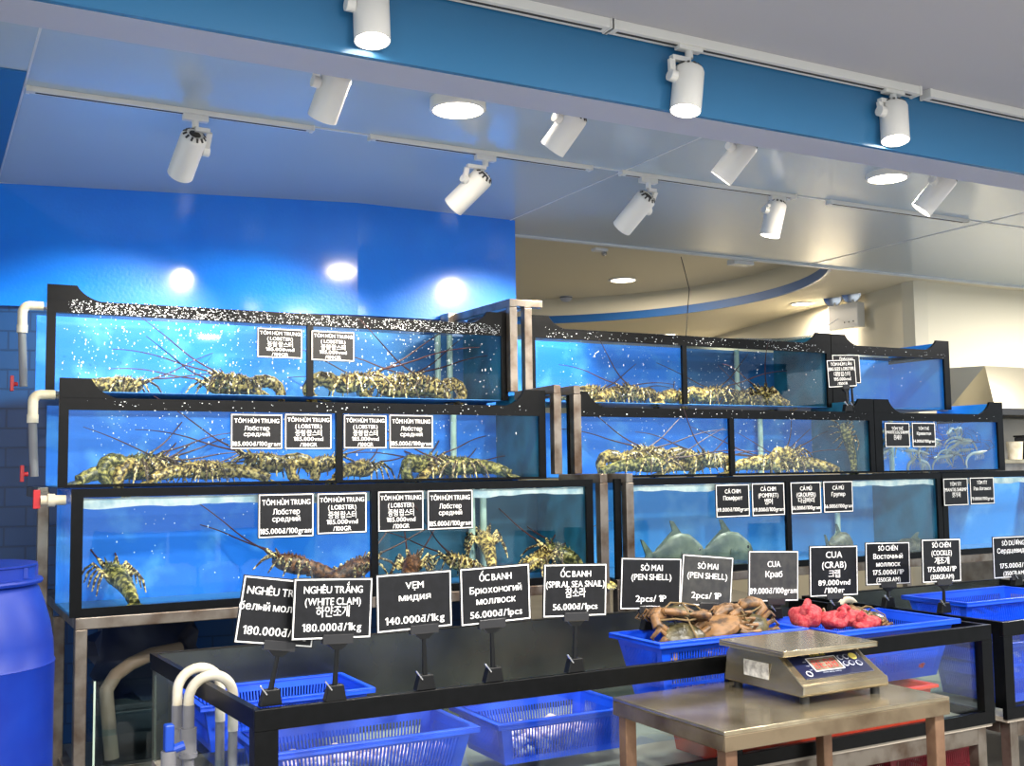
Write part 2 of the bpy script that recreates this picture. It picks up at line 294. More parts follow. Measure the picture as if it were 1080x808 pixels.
make_tank('black-framed lobster tank in the middle of the middle tier', 2.758, 4.80, divs=[at(772, 470, Y=Y2).x], side='gd', siderim=False, spray=110, seam_x=[4.35], bub=[(2.8, 4.5, 110)], **R2)
make_tank('shrimp tank at the right end of the middle tier', 4.805, 5.905, post=(.06, .05), side='gb', back='tankb1', spray=20, seam_x=[5.42], bub=[(4.9, 5.8, 50)], **R2)
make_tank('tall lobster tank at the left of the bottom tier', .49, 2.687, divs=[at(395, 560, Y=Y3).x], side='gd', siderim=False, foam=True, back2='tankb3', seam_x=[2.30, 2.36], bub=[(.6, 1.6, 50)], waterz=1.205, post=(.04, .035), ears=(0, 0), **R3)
make_tank('fish tank in the middle of the bottom tier', 2.805, 4.955, divs=[at(832, 550, Y=Y3).x], side='gd', siderim=False, foam=True, back='tankb4', seam_x=[4.62], waterz=1.205, ears=(0, 0), **R3)
make_tank('mantis shrimp tank at the right end of the bottom tier', 4.96, 6.3, post=(.04, .04), side='gb', foam=True, back='tankb4', waterz=1.205, ears=(0, 0), **R3)
# stair-stepped steel stands
def stand(label, xl, xr, right):
    t = thing('tank_stand', label, 'metal stand', (xl, Y3, 0))
    w_ = .042
    def post(x, y, z0, z1): MB().box(x - w_ / 2, x + w_ / 2, y, y + w_, z0, z1).build('post', M['steel'], t, bevel=.003)
    def bar(a, c): MB().bar(a, c, w_, w_).build('rail', M['steel'], t, bevel=.003)
    for x in (xl, xr):
        post(x, Y3 - .002, 0, .756); post(x, 5.30, 0, .756); bar((x, Y3 + .06, .777), (x, 5.36, .777)); bar((x, Y3 + .06, .2), (x, 5.28, .2))
    bar((xl - w_ / 2, Y3 + .02, .777), (xr + w_ / 2, Y3 + .02, .777)); bar((xl, 4.68, .777), (xr, 4.68, .777)); bar((xl, 5.32, .777), (xr, 5.32, .777)); bar((xl, Y3 + .3, .18), (xr, Y3 + .3, .18))
    xm = (xl + xr) / 2; post(xm, Y3 + .25, 0, .756)
    return t, post, bar
tl, post, bar = stand('worn steel stand carrying the left column of tanks', .53, 2.66, True)
post(.505, 4.64, 0, .756); post(.452, 4.76, 0, 1.24); bar((.452, 4.80, 1.235), (.452, 5.3, 1.235))
def stair(t, post, bar, x3, x2, x1_):
    post(x3, Y3 - .03, 0, 1.236); bar((x3, Y3 - .03, 1.257), (x2 + (x3 - x2) * .25, Y2 - .05, 1.257))
    post(x2, Y2 - .045, 1.278, 1.66); bar((x2, Y2 - .045, 1.681), (x1_ + (x2 - x1_) * .2, Y1 - .05, 1.668))
    post(x1_, Y1 - .045, 1.69, 2.115); bar((x1_, Y1 - .045, 2.136), (x1_ - .02, 5.40, 2.136))
stair(tl, post, bar, at(634, 550, Y=Y3).x, at(583.5, 450, Y=Y2).x, at(537.5, 360, Y=Y1).x)
MB().box(2.54, 2.60, 5.40, 5.51, 2.09, 2.165).build('wall_bracket', M['steel'], tl, bevel=.003)
tr, post, bar = stand('worn steel stand carrying the right columns of tanks', 2.83, 5.9, False)
stair(tr, post, bar, at(659, 550, Y=Y3).x + .012, at(608, 450, Y=Y2).x - .02, at(553, 360, Y=Y1).x)
MB().box(2.62, 2.78, Y1 - .045, Y1 - .005, 2.12, 2.155).build('cap_bar', M['steel'], tr, bevel=.003)
MB().box(4.10, 4.142, Y3 - .002, Y3 + .04, 0, .756).build('post', M['steel'], tr, bevel=.003)
# ---------------------------------------------------------------- animals in the tanks
def lobster(curl, length=.25, shell='lob', tiltab=0):
    t = thing('spiny_lobster', '', 'lobster', local=True); zc = .045
    pr = [(-.004, .020, .022), (.01, .029, .028), (.04, .034, .033), (.075, .033, .032), (.10, .027, .026), (.118, .018, .018), (.126, .008, .009)]
    m = MB(); n = 14; vs = []; rnd = random.Random(3)
    for x, ww, hh in pr:
        for k in range(n):
            a = 2 * math.pi * k / n; r = 1 + .10 * rnd.uniform(-1, 1) * (math.sin(a) > -.3); vs.append((x, ww * math.cos(a) * r, zc + hh * math.sin(a) * r))
    m.add(vs, [(i * n + k, i * n + (k + 1) % n, (i + 1) * n + (k + 1) % n, (i + 1) * n + k) for i in range(len(pr) - 1) for k in range(n)] + [tuple(range(n)), tuple(range((len(pr) - 1) * n, len(pr) * n))])
    for k in range(34):
        a = rnd.uniform(.25, 2.9); x = rnd.uniform(.02, .112); ww = .033 * (1 if x < .08 else .8); p = V((x, ww * math.cos(a), zc + ww * math.sin(a))); d = V((.4, math.cos(a), math.sin(a))).normalized()
        m.cyl(p - d * .003, p + d * .009, .003, .0004, 5)
    for s_ in (-1, 1): m.cyl((.108, s_ * .013, zc + .022), (.126, s_ * .017, zc + .040), .005, .001, 6)
    m.build('carapace', M[shell], t, smooth=35)
    # abdomen path
    pts = []; p = V((0, 0, zc)); ang = math.pi + tiltab; N = 24; L = .165
    for i in range(N + 1):
        pts.append(p.copy()); u = i / N; ang += curl * (0.4 + 1.2 * u) / N; p = p + V((math.cos(ang), 0, math.sin(ang))) * (L / N)
    zmin = min(q.z - .016 for q in pts)
    rs = [(.029 - .012 * i / N) * (1.06 - .16 * ((i / N * 6) % 1)) for i in range(N + 1)]
    MB().tube(pts, rs, 14).build('abdomen', M[shell], t, smooth=30)
    m = MB(); d = (pts[-1] - pts[-2]).normalized(); up = V((0, 1, 0)).cross(d)
    for a in (-.8, -.42, 0, .42, .8):
        q = Matrix((d * math.cos(a) + V((0, 1, 0)) * math.sin(a), V((0, 1, 0)) * math.cos(a) - d * math.sin(a), up)).transposed()
        m.ell(pts[-1] + (d * math.cos(a) + V((0, 1, 0)) * math.sin(a)) * .024, .027, .0125, .0025, 10, 6, rot=q)
    m.build('tail_fan', M[shell], t, smooth=50)
    zf = 0.0
    for s_ in (-1, 1):
        for i in range(5):
            x = .025 + .018 * i; fx = (i - 1.6) * .030
            MB().tube([(x, s_ * .026, zc - .006), (x + fx * .35, s_ * .052, zc + .020), (x + fx * .8, s_ * .068, zc - .004), (x + fx * 1.1, s_ * .076, .004)], [.0062, .0054, .0046, .002], 7).build('leg', M['lobl'], t, smooth=50)
        b0 = V((.115, s_ * .016, zc + .008)); b1 = b0 + V((.040, s_ * .014, .020))
        MB().tube([b0, b0.lerp(b1, .5), b1], [.0085, .0078, .005], 8).build('antenna_base', M['lobl'], t, smooth=50)
        pl = [b1]; dd = V((.85, s_ * .13, .13 + .09 * s_)).normalized()
        for i in range(14): pl.append(pl[-1] + dd * .024); dd = (dd + V((-.05 * (s_ > 0), s_ * .004, -.04 if i > 4 else .03))).normalized()
        MB().tube(pl, [.0034 - .0022 * i / 14 for i in range(15)], 5).build('antenna', M['ant'], t, smooth=60)
        MB().ell((.122, s_ * .014, zc + .020), .005, .005, .005, 8, 6).build('eye', M['eye'], t, smooth=60)
    return t
PROTO = {('a', 'lob'): lobster(.5), ('c', 'lob'): lobster(3.9, tiltab=-.95), ('h', 'lob'): lobster(2.6, tiltab=-.75), ('a', 'lobr'): lobster(.6, shell='lobr'), ('a', 'lobg'): lobster(.45, shell='lobg'), ('c', 'lobg'): lobster(3.9, shell='lobg', tiltab=-.95)}
used = set()
def put_lobster(kind, px, y_back, row, rz, label, dz=0, shell='lob', ry=0, rx=0, sc_=1.32):
    yf, zs = (None, (Y1, 1.653), (Y2, 1.262), (Y3, .805))[row]
    p0 = PROTO[(kind, shell)]; o = p0 if (kind, shell) not in used else copy_tree(p0); used.add((kind, shell))
    y = yf + .02 + (max(y_back + .02, .165 * sc_ / 1.32 + ((px * 13) % 7) * .014) if not ry else max(y_back, .115)); x = at(px, 450, Y=y).x; LIM = ((.456, 2.60, 2.725, 4.78), (.477, 2.633, 2.758, 4.78), (.49, 2.687, 2.805, 4.93))[row - 1]; lo, hi = LIM[:2] if x < 2.7 else LIM[2:]; ca = math.cos(math.radians(rz)); ext = (.28 if kind == 'a' else .19) if abs(ca) > .5 else .14; f_, b_ = ext * sc_ * .8, .2 * sc_
    x = max(lo + .03 + (b_ * .95 if ca > 0 else .16), min(hi - .03 - (b_ * .95 if ca < 0 else .16), x)) if row < 3 and not ry else x
    o.location = (x, y, zs + dz); o.rotation_euler = (rx, ry if (ry or kind == 'a') else -.16, math.radians(rz + (((px * 29) % 45) - 22 if row < 3 and not ry else 0))); o.scale = (sc_ * (.86 + .26 * ((px * 7) % 10) / 10),) * 3
    tag(o, label, 'lobster', 'spiny lobsters in the tanks')
TT, MT, BT = 'top-tier', 'middle-tier', 'bottom-tier'
for a in [
    ('h', 262, .16, 1, 165, 'brown spiny lobster under the left price card of the top-tier left tank', .0),
    ('a', 246, .30, 1, 200, 'blurred spiny lobster at the back beside the one under the left top card', 0),
    ('a', 66, .14, 1, 10, 'brown lobster lump in the far left corner of the top-tier left tank', -.01),
    ('c', 357, .13, 1, 5, 'curled spiny lobster just right of the divider in the top-tier left tank', 0),
    ('c', 408, .14, 1, -15, 'arched spiny lobster under the right price card of the top-tier left tank', .02),
    ('a', 432, .20, 1, 170, 'low spiny lobster between the arched pair in the top-tier left tank', 0),
    ('c', 468, .13, 1, 185, 'pale arched spiny lobster rightmost in the top-tier left tank', .0),
    ('a', 615, .13, 1, 20, 'spiny lobster leftmost in the top-tier middle tank', 0),
    ('a', 648, .16, 1, 30, 'spiny lobster second from left in the top-tier middle tank', 0),
    ('h', 676, .12, 1, 190, 'spiny lobster third from left in the top-tier middle tank', 0),
    ('a', 706, .13, 1, 15, 'spiny lobster against the divider in the top-tier middle tank, its left side', 0),
    ('h', 742, .12, 1, 20, 'spiny lobster just right of the divider in the top-tier middle tank', 0),
    ('a', 795, .14, 1, 160, 'spiny lobster left of the right-hand heap in the top-tier middle tank', 0),
    ('h', 822, .16, 1, 205, 'spiny lobster in the centre of the right-hand heap, top-tier middle tank', .01),
    ('a', 850, .12, 1, 172, 'spiny lobster at the right end of the heap, top-tier middle tank', 0),
    ('c', 96, .14, 2, 15, 'large spiny lobster in the far left corner of the middle-tier left tank', .02, 'lobg'),
    ('a', 88, .12, 2, 18, 'green-tinged lobster low at the far left of the middle-tier left tank', 0, 'lobg'),
    ('h', 152, .22, 2, 20, 'blurred spiny lobster second from left in the middle-tier left tank', 0),
    ('a', 200, .12, 2, 5, 'spiny lobster with dotted legs at the centre of the middle-tier left tank', .005),
    ('a', 236, .13, 2, 175, 'orange-lit spiny lobster below the Russian card in the middle-tier left tank', 0),
    ('h', 295, .12, 2, 190, 'dark spiny lobster standing below two cards left of the middle-tier divider', .015),
    ('c', 330, .14, 2, 5, 'curled spiny lobster touching the divider of the middle-tier left tank', .015),
    ('a', 376, .16, 2, 50, 'small spiny lobster just right of the divider in the middle-tier left tank', 0),
    ('c', 442, .12, 2, 20, 'humped yellow spiny lobster below the right cards of the middle-tier left tank', .005, 'lobg'),
    ('a', 470, .14, 2, 10, 'spiny lobster right of the humped one in the middle-tier left tank', 0),
    ('a', 515, .18, 2, 165, 'spiny lobster with ringed tail near the right end, middle-tier left tank', 0, 'lobg'),
    ('a', 548, .12, 2, 140, 'small spiny lobster in the right corner of the middle-tier left tank', 0, 'lobg'),
    ('c', 655, .22, 2, 15, 'pale hump-backed lobster leftmost in the middle-tier middle tank', .02),
    ('a', 672, .10, 2, 8, 'spiny lobster in front of the pale hump, middle-tier middle tank', 0, 'lobg'),
    ('h', 702, .12, 2, 170, 'spiny lobster on top of the heap left of centre, middle-tier middle tank', .04),
    ('a', 722, .11, 2, 20, 'spiny lobster low in the heap left of the divider, middle-tier middle tank', 0),
    ('h', 752, .12, 2, 195, 'spiny lobster touching the divider on its left, middle-tier middle tank', .01),
    ('a', 795, .12, 2, 10, 'spiny lobster touching the divider on its right, middle-tier middle tank', 0),
    ('c', 825, .13, 2, 20, 'big orange-tinted arched lobster right of the divider, middle-tier middle tank', .03),
    ('a', 838, .09, 2, 170, 'spiny lobster beneath the big arched one, middle-tier middle tank', 0),
    ('a', 880, .12, 2, 185, 'spiny lobster lying in the right half of the middle-tier middle tank', 0),
]:
    kind, px, yb_, row, rz, lab, dz = a[:7]; put_lobster(kind, px, yb_, row, rz, lab, dz, a[7] if len(a) > 7 else 'lob')
put_lobster('a', 890, .09, 2, 188, 'upright lobster climbing the right corner of the middle-tier middle tank', .15, 'lobg', ry=-1.15, sc_=1.15)
for o in [c for c in bpy.data.objects if c.parent and c.name.startswith('antenna') and 'climbing' in c.parent.get('label', '')]: bpy.data.objects.remove(o)
put_lobster('a', 128, .25, 3, 97, 'lobster seen from its ringed tail at the left of the bottom-tier left tank', .045, 'lobg', sc_=1.2, rx=0, ry=-.2)
for px, yb_, rz, lab, dz, k in [(322, .24, 160, 'reddish spiny lobster behind the clam signs in the bottom-tier left tank', .05, 'lobr'), (365, .16, 20, 'dark red lobster just left of the divider in the bottom-tier left tank', .02, 'lobr'), (432, .16, 60, 'spiny lobster just right of the divider in the bottom-tier left tank', .02, 'lobr'), (490, .20, 200, 'dim spiny lobster in the middle right of the bottom-tier left tank', .03, 'lob'), (512, .30, 70, 'pale lobster rising at the back of the bottom-tier left tank', .10, 'lob'), (560, .18, 20, 'dim brown lobster third from the right post, bottom-tier left tank', .02, 'lob'), (598, .16, 110, 'greenish lobster nearest the right post in the bottom-tier left tank', .03, 'lobg')]:
    put_lobster('a', px, yb_, 3, rz, lab, dz, k, sc_=1.25, ry=-.25)
# fish
def fish(label, cat, px, py, yb_, L, Hh, W_, mt, rz=0, deep=True):
    y = Y3 + .02 + yb_; p = at(px, py, Y=y); t = thing('pomfret' if deep else 'grouper', label, cat, p, local=True)
    prof = [(-.40, .10), (-.34, .16), (-.22, .5), (-.08, .86), (.08, 1), (.24, .92), (.38, .66), (.46, .40), (.5, .12)] if deep else [(-.42, .3), (-.3, .45), (-.1, .8), (.1, 1), (.28, .95), (.4, .75), (.47, .5), (.5, .2)]
    n = 14; m = MB(); vs = []
    for x, k in prof:
        for i in range(n):
            a = 2 * math.pi * i / n; vs.append((x * L, W_ / 2 * k * math.cos(a) * (1 if abs(math.sin(a)) < .9 else .9), Hh / 2 * k * math.sin(a) - (.03 * L if x > .35 else 0)))
    m.add(vs, [(i * n + k, i * n + (k + 1) % n, (i + 1) * n + (k + 1) % n, (i + 1) * n + k) for i in range(len(prof) - 1) for k in range(n)] + [tuple(range(n)), tuple(range((len(prof) - 1) * n, len(prof) * n))])
    m.build('body', mt, t, smooth=60)
    f = MB().prism([(-.38 * L, .04 * L), (-.52 * L, .20 * L), (-.56 * L, .21 * L), (-.48 * L, 0), (-.56 * L, -.2 * L), (-.52 * L, -.19 * L), (-.38 * L, -.04 * L)], -.004, .004); f.build('tail_fin', M['fin'], t)
    MB().prism([(.12 * L, Hh * .46), (-.02 * L, Hh * .78), (-.08 * L, Hh * .80), (-.04 * L, Hh * .55), (-.32 * L, Hh * .12), (-.1 * L, Hh * .38)], -.003, .003).build('dorsal_fin', M['fin'], t)
    MB().prism([(.06 * L, -Hh * .46), (-.08 * L, -Hh * .74), (-.10 * L, -Hh * .5), (-.32 * L, -Hh * .12), (-.1 * L, -Hh * .38)], -.003, .003).build('anal_fin', M['fin'], t)
    for s_ in (-1, 1): MB().ell((.38 * L, s_ * W_ * .30, Hh * .08), L * .022, L * .01, L * .022, 8, 6).build('eye', M['eye'], t, smooth=60)
    MB().prism([(.22 * L, -.02 * L), (.05 * L, .03 * L), (.03 * L, -.06 * L)], -W_ * .5 - .006, -W_ * .5 - .002).build('pectoral_fin', M['fin'], t)
    t.rotation_euler = (0, 0, math.radians(rz)); return t
fish('silver pomfret on the left, tail towards the steel post, facing right', 'fish', 712, 584, .12, .36, .20, .055, M['fish'])
fish('silver pomfret nearer the divider, second of the pair in the bottom tier', 'fish', 764, 581, .20, .37, .20, .055, M['fish'])
fish('dark grouper just right of the divider in the bottom-tier middle tank', 'fish', 884, 576, .16, .34, .15, .10, M['grouper'], rz=25, deep=False)
fish('dark grouper in the right corner of the bottom-tier middle tank', 'fish', 966, 578, .12, .26, .11, .09, M['grouper'], rz=150, deep=False)
# whiteleg shrimps
def shrimp():
    m = MB(); pts = []; p = V((0, 0, 0)); a = math.pi - .2
    for i in range(15): pts.append(p.copy()); a += .10 + .006 * i; p = p + V((math.cos(a), 0, math.sin(a))) * .008
    rs = [.009 - .0055 * i / 14 - .001 * (i % 2) for i in range(15)]
    t = thing('whiteleg_shrimp', '', 'shrimp', local=True)
    m.tube(pts, rs, 8); m.tube([(-.002, 0, 0), (.025, 0, .003), (.05, 0, .006)], [.009, .008, .001], 8); m.build('body', M['shrimp'], t, smooth=40)
    m = MB()
    for s_ in (-1, 1): m.ell(pts[-1] + V((-.008, s_ * .006, -.006)), .011, .005, .0015, 8, 4)
    m.build('tail_fan', M['shrimp'], t, smooth=50)
    m = MB()
    for s_ in (-1, 1):
        for i in range(4): m.tube([(.02 - .012 * i, s_ * .004, -.004), (.024 - .012 * i, s_ * .008, -.02), (.016 - .012 * i, s_ * .007, -.034)], [.0015, .0012, .0006], 4)
    m.build('legs', M['shrimp'], t)
    for s_ in (-1, 1): MB().tube([(.045, s_ * .003, .004), (.08, s_ * .02, .02), (.06, s_ * .03, .05), (0, s_ * .04, .06)], [.0012, .001, .0008, .0004], 4).build('feeler', M['ant'], t)
    return t
p0 = shrimp(); rnd = random.Random(5)
for k in range(34):
    o = p0 if k == 0 else copy_tree(p0)
    o.location = (4.95 + .86 * rnd.random() ** .85, Y2 + rnd.uniform(.06, .36), 1.30 + .22 * rnd.random() ** 1.3); o.rotation_euler = (rnd.uniform(-.3, .3), rnd.uniform(-.5, .5), rnd.uniform(-.5, .5) + (math.pi if rnd.random() < .4 else 0)); o.scale = (1.25,) * 3
    tag(o, 'pale grey shrimp in the right-hand tank of the middle tier', 'shrimp', 'shrimps in the right-hand tank')
# hermit-like shell lump at the end of the top right tank
p = at(994, 424, Y=Y1 + .1); tag(MB().ell((p.x, p.y, 1.668), .045, .035, .028, 12, 8, rough=.25).build('sea_snail', M['shell'], org=(p.x, p.y, 1.652), smooth=60), 'cream shell lying in the right corner of the top right tank', 'shell')
# ---------------------------------------------------------------- price signs
_cache = {}
def glyph(ch):
    if ch in _cache: return _cache[ch]
    if ch == '1': vs, fs = [(.17, 0), (.27, 0), (.27, .70), (.17, .70), (.17, .585), (.04, .50), (.04, .60)], [(0, 1, 2, 4), (4, 2, 3), (4, 3, 6, 5)]
    else:
        c = bpy.data.curves.new('lettering_source', 'FONT'); c.body = {'đ': 'd', 'ф': 'о'}.get(ch, ch); c.size = 1; c.resolution_u = 3
        o = bpy.data.objects.new('lettering_source', c); COL.objects.link(o); bpy.context.view_layer.update()
        ev = o.evaluated_get(bpy.context.evaluated_depsgraph_get()); me = ev.to_mesh()
        vs = [tuple(v.co[:2]) for v in me.vertices]; fs = [tuple(p.vertices) for p in me.polygons]; ev.to_mesh_clear()
        bpy.data.objects.remove(o); bpy.data.curves.remove(c)
        if ch == 'ф':
            x0 = min(p[0] for p in vs); x1 = max(p[0] for p in vs); n = len(vs); vs = [((x0 + x1) / 2 + (x - (x0 + x1) / 2) * 1.3, y) for x, y in vs]; xm_ = (x0 + x1) / 2; vs += [(xm_ - .035, -.2), (xm_ + .035, -.2), (xm_ + .035, .7), (xm_ - .035, .7)]; fs.append((n, n + 1, n + 2, n + 3))
        if ch == 'đ':
            x1 = max(p[0] for p in vs); n = len(vs); vs += [(x1 - .26, .60), (x1 + .07, .60), (x1 + .07, .665), (x1 - .26, .665)]; fs.append((n, n + 1, n + 2, n + 3))
    x0 = min([p[0] for p in vs], default=0); x1 = max([p[0] for p in vs], default=0)
    _cache[ch] = ([(x - x0, y) for x, y in vs], fs, x1 - x0); return _cache[ch]
def text_geo(s, bold=.014):
    V_, F_, x = [], [], 0
    for ch in s:
        if ch == ' ': x += .22; continue
        vs, fs, w_ = glyph(ch); wide = ord(ch) > 0x1100
        for k, (dx, dy) in enumerate(((-bold, 0), (bold, 0), (0, bold * .8)) if not wide else ((-bold * .6, 0), (bold * .6, 0))):
            n = len(V_); V_ += [(x + p[0] + dx, p[1] + dy, k * .00025) for p in vs]; F_ += [tuple(i + n for i in f) for f in fs]
        x += w_ + (.10 if not wide else .07)
    return V_, F_
def lettering(lines, w, h, y):
    """lines: (text, width share, baseline share from top, cap height share)"""
    m = MB()
    for s, ws, base, hs in lines:
        vs, fs = text_geo(s); 
        if not vs: continue
        xs = [p[0] for p in vs]; x0, x1 = min(xs), max(xs); sx = w * ws / (x1 - x0); sy = h * hs / .73
        m.add([((x - (x0 + x1) / 2) * sx, y - k, h / 2 - h * base + yy * sy) for x, yy, k in vs], fs)
    return m
def plate(parent, w, h, lines, c, roll, board='sign', border=.004, top=False):
    """parts of one sign under parent: board > border, lettering; c = centre, in the parent's frame"""
    mx = Matrix.Translation(c) @ Matrix.Rotation(-roll, 4, 'Y')
    bd = MB().box(-w / 2, w / 2, -.002, .002, -h / 2, h / 2).xf(mx); b_ = bd.build('sign_board', M[board], parent, bevel=.0008)
    i = border * .8; m = MB(); y0, y1 = -.0029, -.0021
    W2, H2 = w / 2 - i, h / 2 - i
    m.box(-W2, W2, y0, y1, H2 - border, H2).box(-W2, W2, y0, y1, -H2, -H2 + border).box(-W2, -W2 + border, y0, y1, -H2 + border, H2 - border).box(W2 - border, W2, y0, y1, -H2 + border, H2 - border)
    m.xf(mx).build('border', M['letter'], b_)
    lettering(lines, w, h, -.0031).xf(mx).build('lettering', M['letter'], b_)
    return b_
RU = [('TÔM HÙM TRUNG', .86, .26, .125), ('Лобстер', .48, .47, .125), ('средний', .50, .63, .12), ('185.000đ/100gram', .94, .90, .125)]
EN = [('TÔM HÙM TRUNG', .88, .23, .115), ('( LOBSTER)', .56, .41, .115), ('중형 랍스터', .56, .61, .14), ('185.000vnd', .62, .76, .115), ('/100GR', .36, .92, .11)]
def card(rect, row, lines, label, roll=0, yoff=0):
    x0, y0, x1, y1 = rect; Y = (None, Y1, Y2, Y3)[row] - .007 - yoff
    a, c = at(x0, y0, Y=Y), at(x1, y1, Y=Y); w_, h_ = c.x - a.x, a.z - c.z
    t = thing('price_card', label, 'sign', ((a.x + c.x) / 2, Y, (a.z + c.z) / 2), 'price cards stuck on the tanks')
    plate(t, w_, h_, lines, V((a.x + c.x, 2 * Y, a.z + c.z)) / 2, roll); return t
card((271, 345, 319, 379), 1, EN, 'Korean lobster price card left of the divider on the top tier')
card((328, 348, 374, 382), 1, EN, 'Korean lobster price card right of the divider on the top tier')
card((243, 436, 298, 474), 2, RU, 'Russian lobster price card farthest left on the middle tier')
card((300, 436, 350, 474), 2, EN, 'Korean lobster price card left of the divider on the middle tier')
card((362, 437, 408, 473.5), 2, EN, 'Korean lobster price card right of the divider on the middle tier')
card((410, 437, 457, 473.5), 2, RU, 'Russian lobster price card right of the divider on the middle tier')
card((272, 521, 331, 566), 3, RU, 'Russian lobster price card farthest left on the bottom tier')
card((334, 520, 387, 562), 3, EN, 'Korean lobster price card left of the divider on the bottom tier')
card((398, 518, 447, 559.5), 3, EN, 'Korean lobster price card right of the divider on the bottom tier')
card((450, 517, 499, 557.5), 3, RU, 'Russian lobster price card right of the divider on the bottom tier')
card((754, 511, 791, 545), 3, [('CÁ CHIM', .46, .28, .13), ('Помфрет', .56, .48, .13), ('49.000đ/100gram', .96, .82, .12)], 'Russian pomfret price card above the silver fish')
card((792, 509.5, 828, 543.5), 3, [('CÁ CHIM', .46, .25, .13), ('(POMFRET)', .6, .44, .13), ('병어', .24, .64, .15), ('49.000đ/100gram', .96, .86, .12)], 'Korean pomfret price card left of the fish tank divider')
card((833, 508.5, 866.5, 541.5), 3, [('CÁ MÚ', .38, .27, .13), ('(GROUPER)', .62, .46, .13), ('다금바리', .52, .64, .14), ('56.000đ/100gram', .94, .86, .12)], 'Korean grouper price card right of the fish tank divider')
card((867.5, 507.5, 900, 540), 3, [('CÁ MÚ', .38, .28, .13), ('Групер', .46, .48, .13), ('56.000đ/100gram', .96, .85, .12)], 'Russian grouper price card farthest right on the fish tank')
card((932.5, 445.5, 960, 472), 2, [('TÔM THẺ', .46, .30, .12), ('(WHITE LEG SHRIMP)', .94, .45, .12), ('흰새우', .32, .68, .17)], 'white leg shrimp price card at the left of the shrimp tank')
card((961, 445.5, 987, 472), 2, [('TÔM THẺ', .46, .30, .12), ('Креветки', .6, .50, .13), ('54.000đ/100gram', .96, .80, .12)], 'Russian shrimp price card on the shrimp tank')
card((994, 504.5, 1021.5, 533), 3, [('TÔM TÍT', .46, .28, .13), ('(MANTIS SHRIMP)', .96, .48, .13), ('갯가재', .34, .68, .15)], 'mantis shrimp price card with Korean words at the far right')
card((1022, 503.5, 1049, 531.5), 3, [('TÔM TÍT', .42, .26, .13), ('Рак-богомол', .70, .48, .13), ('79.000đ/100gram', .96, .84, .12)], 'mantis shrimp price card with Russian words, farthest right')
def stand_sign(TL, TR, BL, Y, base_px, zbase, lines, label, board='sign', clipw=.085):
    a, c, d = at(*TL, Y=Y), at(*TR, Y=Y), at(*BL, Y=Y); w_ = (c - a).length; h_ = (d - a).length; ctr = (c + d) / 2; roll = math.atan2(c.z - a.z, c.x - a.x)
    bx = at(*base_px, Y=Y).x; t = thing('sign_holder', label, 'sign', (bx, Y, zbase), 'price signs on clip holders')
    plate(t, w_, h_, lines, ctr, roll, board, .0035)
    mx = Matrix.Translation(ctr) @ Matrix.Rotation(-roll, 4, 'Y'); lx = (mx.inverted() @ V((bx, Y, zbase))).x; lx = max(-w_ * .32, min(w_ * .32, lx))
    MB().box(lx - clipw / 2, lx + clipw / 2, -.009, .008, -h_ / 2 - .012, -h_ / 2 + .014).xf(mx).build('clip', M['clip'], t, bevel=.002)
    m = MB(); top = mx @ V((lx, 0, -h_ / 2 - .012)); m.prism([(lx - .028, -h_ / 2 - .012), (lx + .028, -h_ / 2 - .012), (lx + .012, -h_ / 2 - .026), (lx - .012, -h_ / 2 - .026)], -.006, .006); m.xf(mx)
    top = mx @ V((lx, 0, -h_ / 2 - .02)); m.tube([top, top.lerp(V((bx, Y, zbase + .03)), .3) + V((0, 0, 0)), (bx, Y, zbase + .035)], [.006, .0065, .008], 8); m.build('stalk', M['blackp'], t, smooth=40)
    m = MB().prism([(bx - .03, zbase), (bx + .03, zbase), (bx + .022, zbase + .042), (bx - .018, zbase + .042)], Y - .012, Y + .016); m.build('base_clamp', M['blackp'], t, bevel=.003)
    MB().bar((bx - .03, Y - .010, zbase + .055), (bx - .012, Y - .012, zbase + .030), .010, .004).build('metal_lever', M['chrome'], t, bevel=.001)
    return t
YF = 2.83; ZR = .70
stand_sign((258, 606), (340, 614), (245, 678), YF + .028, (285, 738), ZR, [('NGHÊU TRẮNG', .86, .27, .12), ('белый моллюск', 1.0, .50, .12), ('180.000đ/1kg', .82, .86, .13)], 'white clam sign in Russian half hidden behind its neighbour, leftmost')
stand_sign((307, 610), (391, 609), (309, 676), YF - .004, (353, 730), ZR, [('NGHÊU TRẮNG', .74, .25, .12), ('(WHITE CLAM)', .70, .44, .12), ('하얀조개', .42, .62, .15), ('180.000đ/1kg', .74, .86, .13)], 'white clam sign with Korean words, in front of the leftmost sign')
stand_sign((392, 607), (472, 601), (401, 668), YF, (448, 718), ZR, [('VẸM', .24, .28, .12), ('мидия', .42, .48, .12), ('140.000đ/1kg', .78, .87, .13)], 'mussel sign between the clam and the spiral snail signs')
stand_sign((482, 600), (556, 594), (488, 661), YF, (520, 712), ZR, [('ỐC BANH', .46, .25, .12), ('Брюхоногий', .74, .46, .12), ('моллюск', .56, .65, .12), ('56.000đ/1pcs', .74, .88, .12)], 'sea snail sign with Russian words, fourth from the left')
stand_sign((571, 595), (638, 594), (574, 652), YF, (606, 704), ZR, [('ỐC BANH', .48, .25, .12), ('(SPIRAL SEA SNAIL)', .92, .44, .12), ('참소라', .32, .62, .15), ('56.000đ/1pcs', .70, .86, .12)], 'sea snail sign with Korean words, beside the steel post')
ZD, ZE = .742, .717; YD, YE = 3.175, 3.285
stand_sign((652, 588), (716, 589), (656, 643), YD, (684, 670), ZD, [('SÒ MAI', .36, .25, .12), ('(PEN SHELL)', .66, .43, .12), ('2pcs/ 1P', .50, .85, .13)], 'pen shell sign on the left, above the brown crabs')
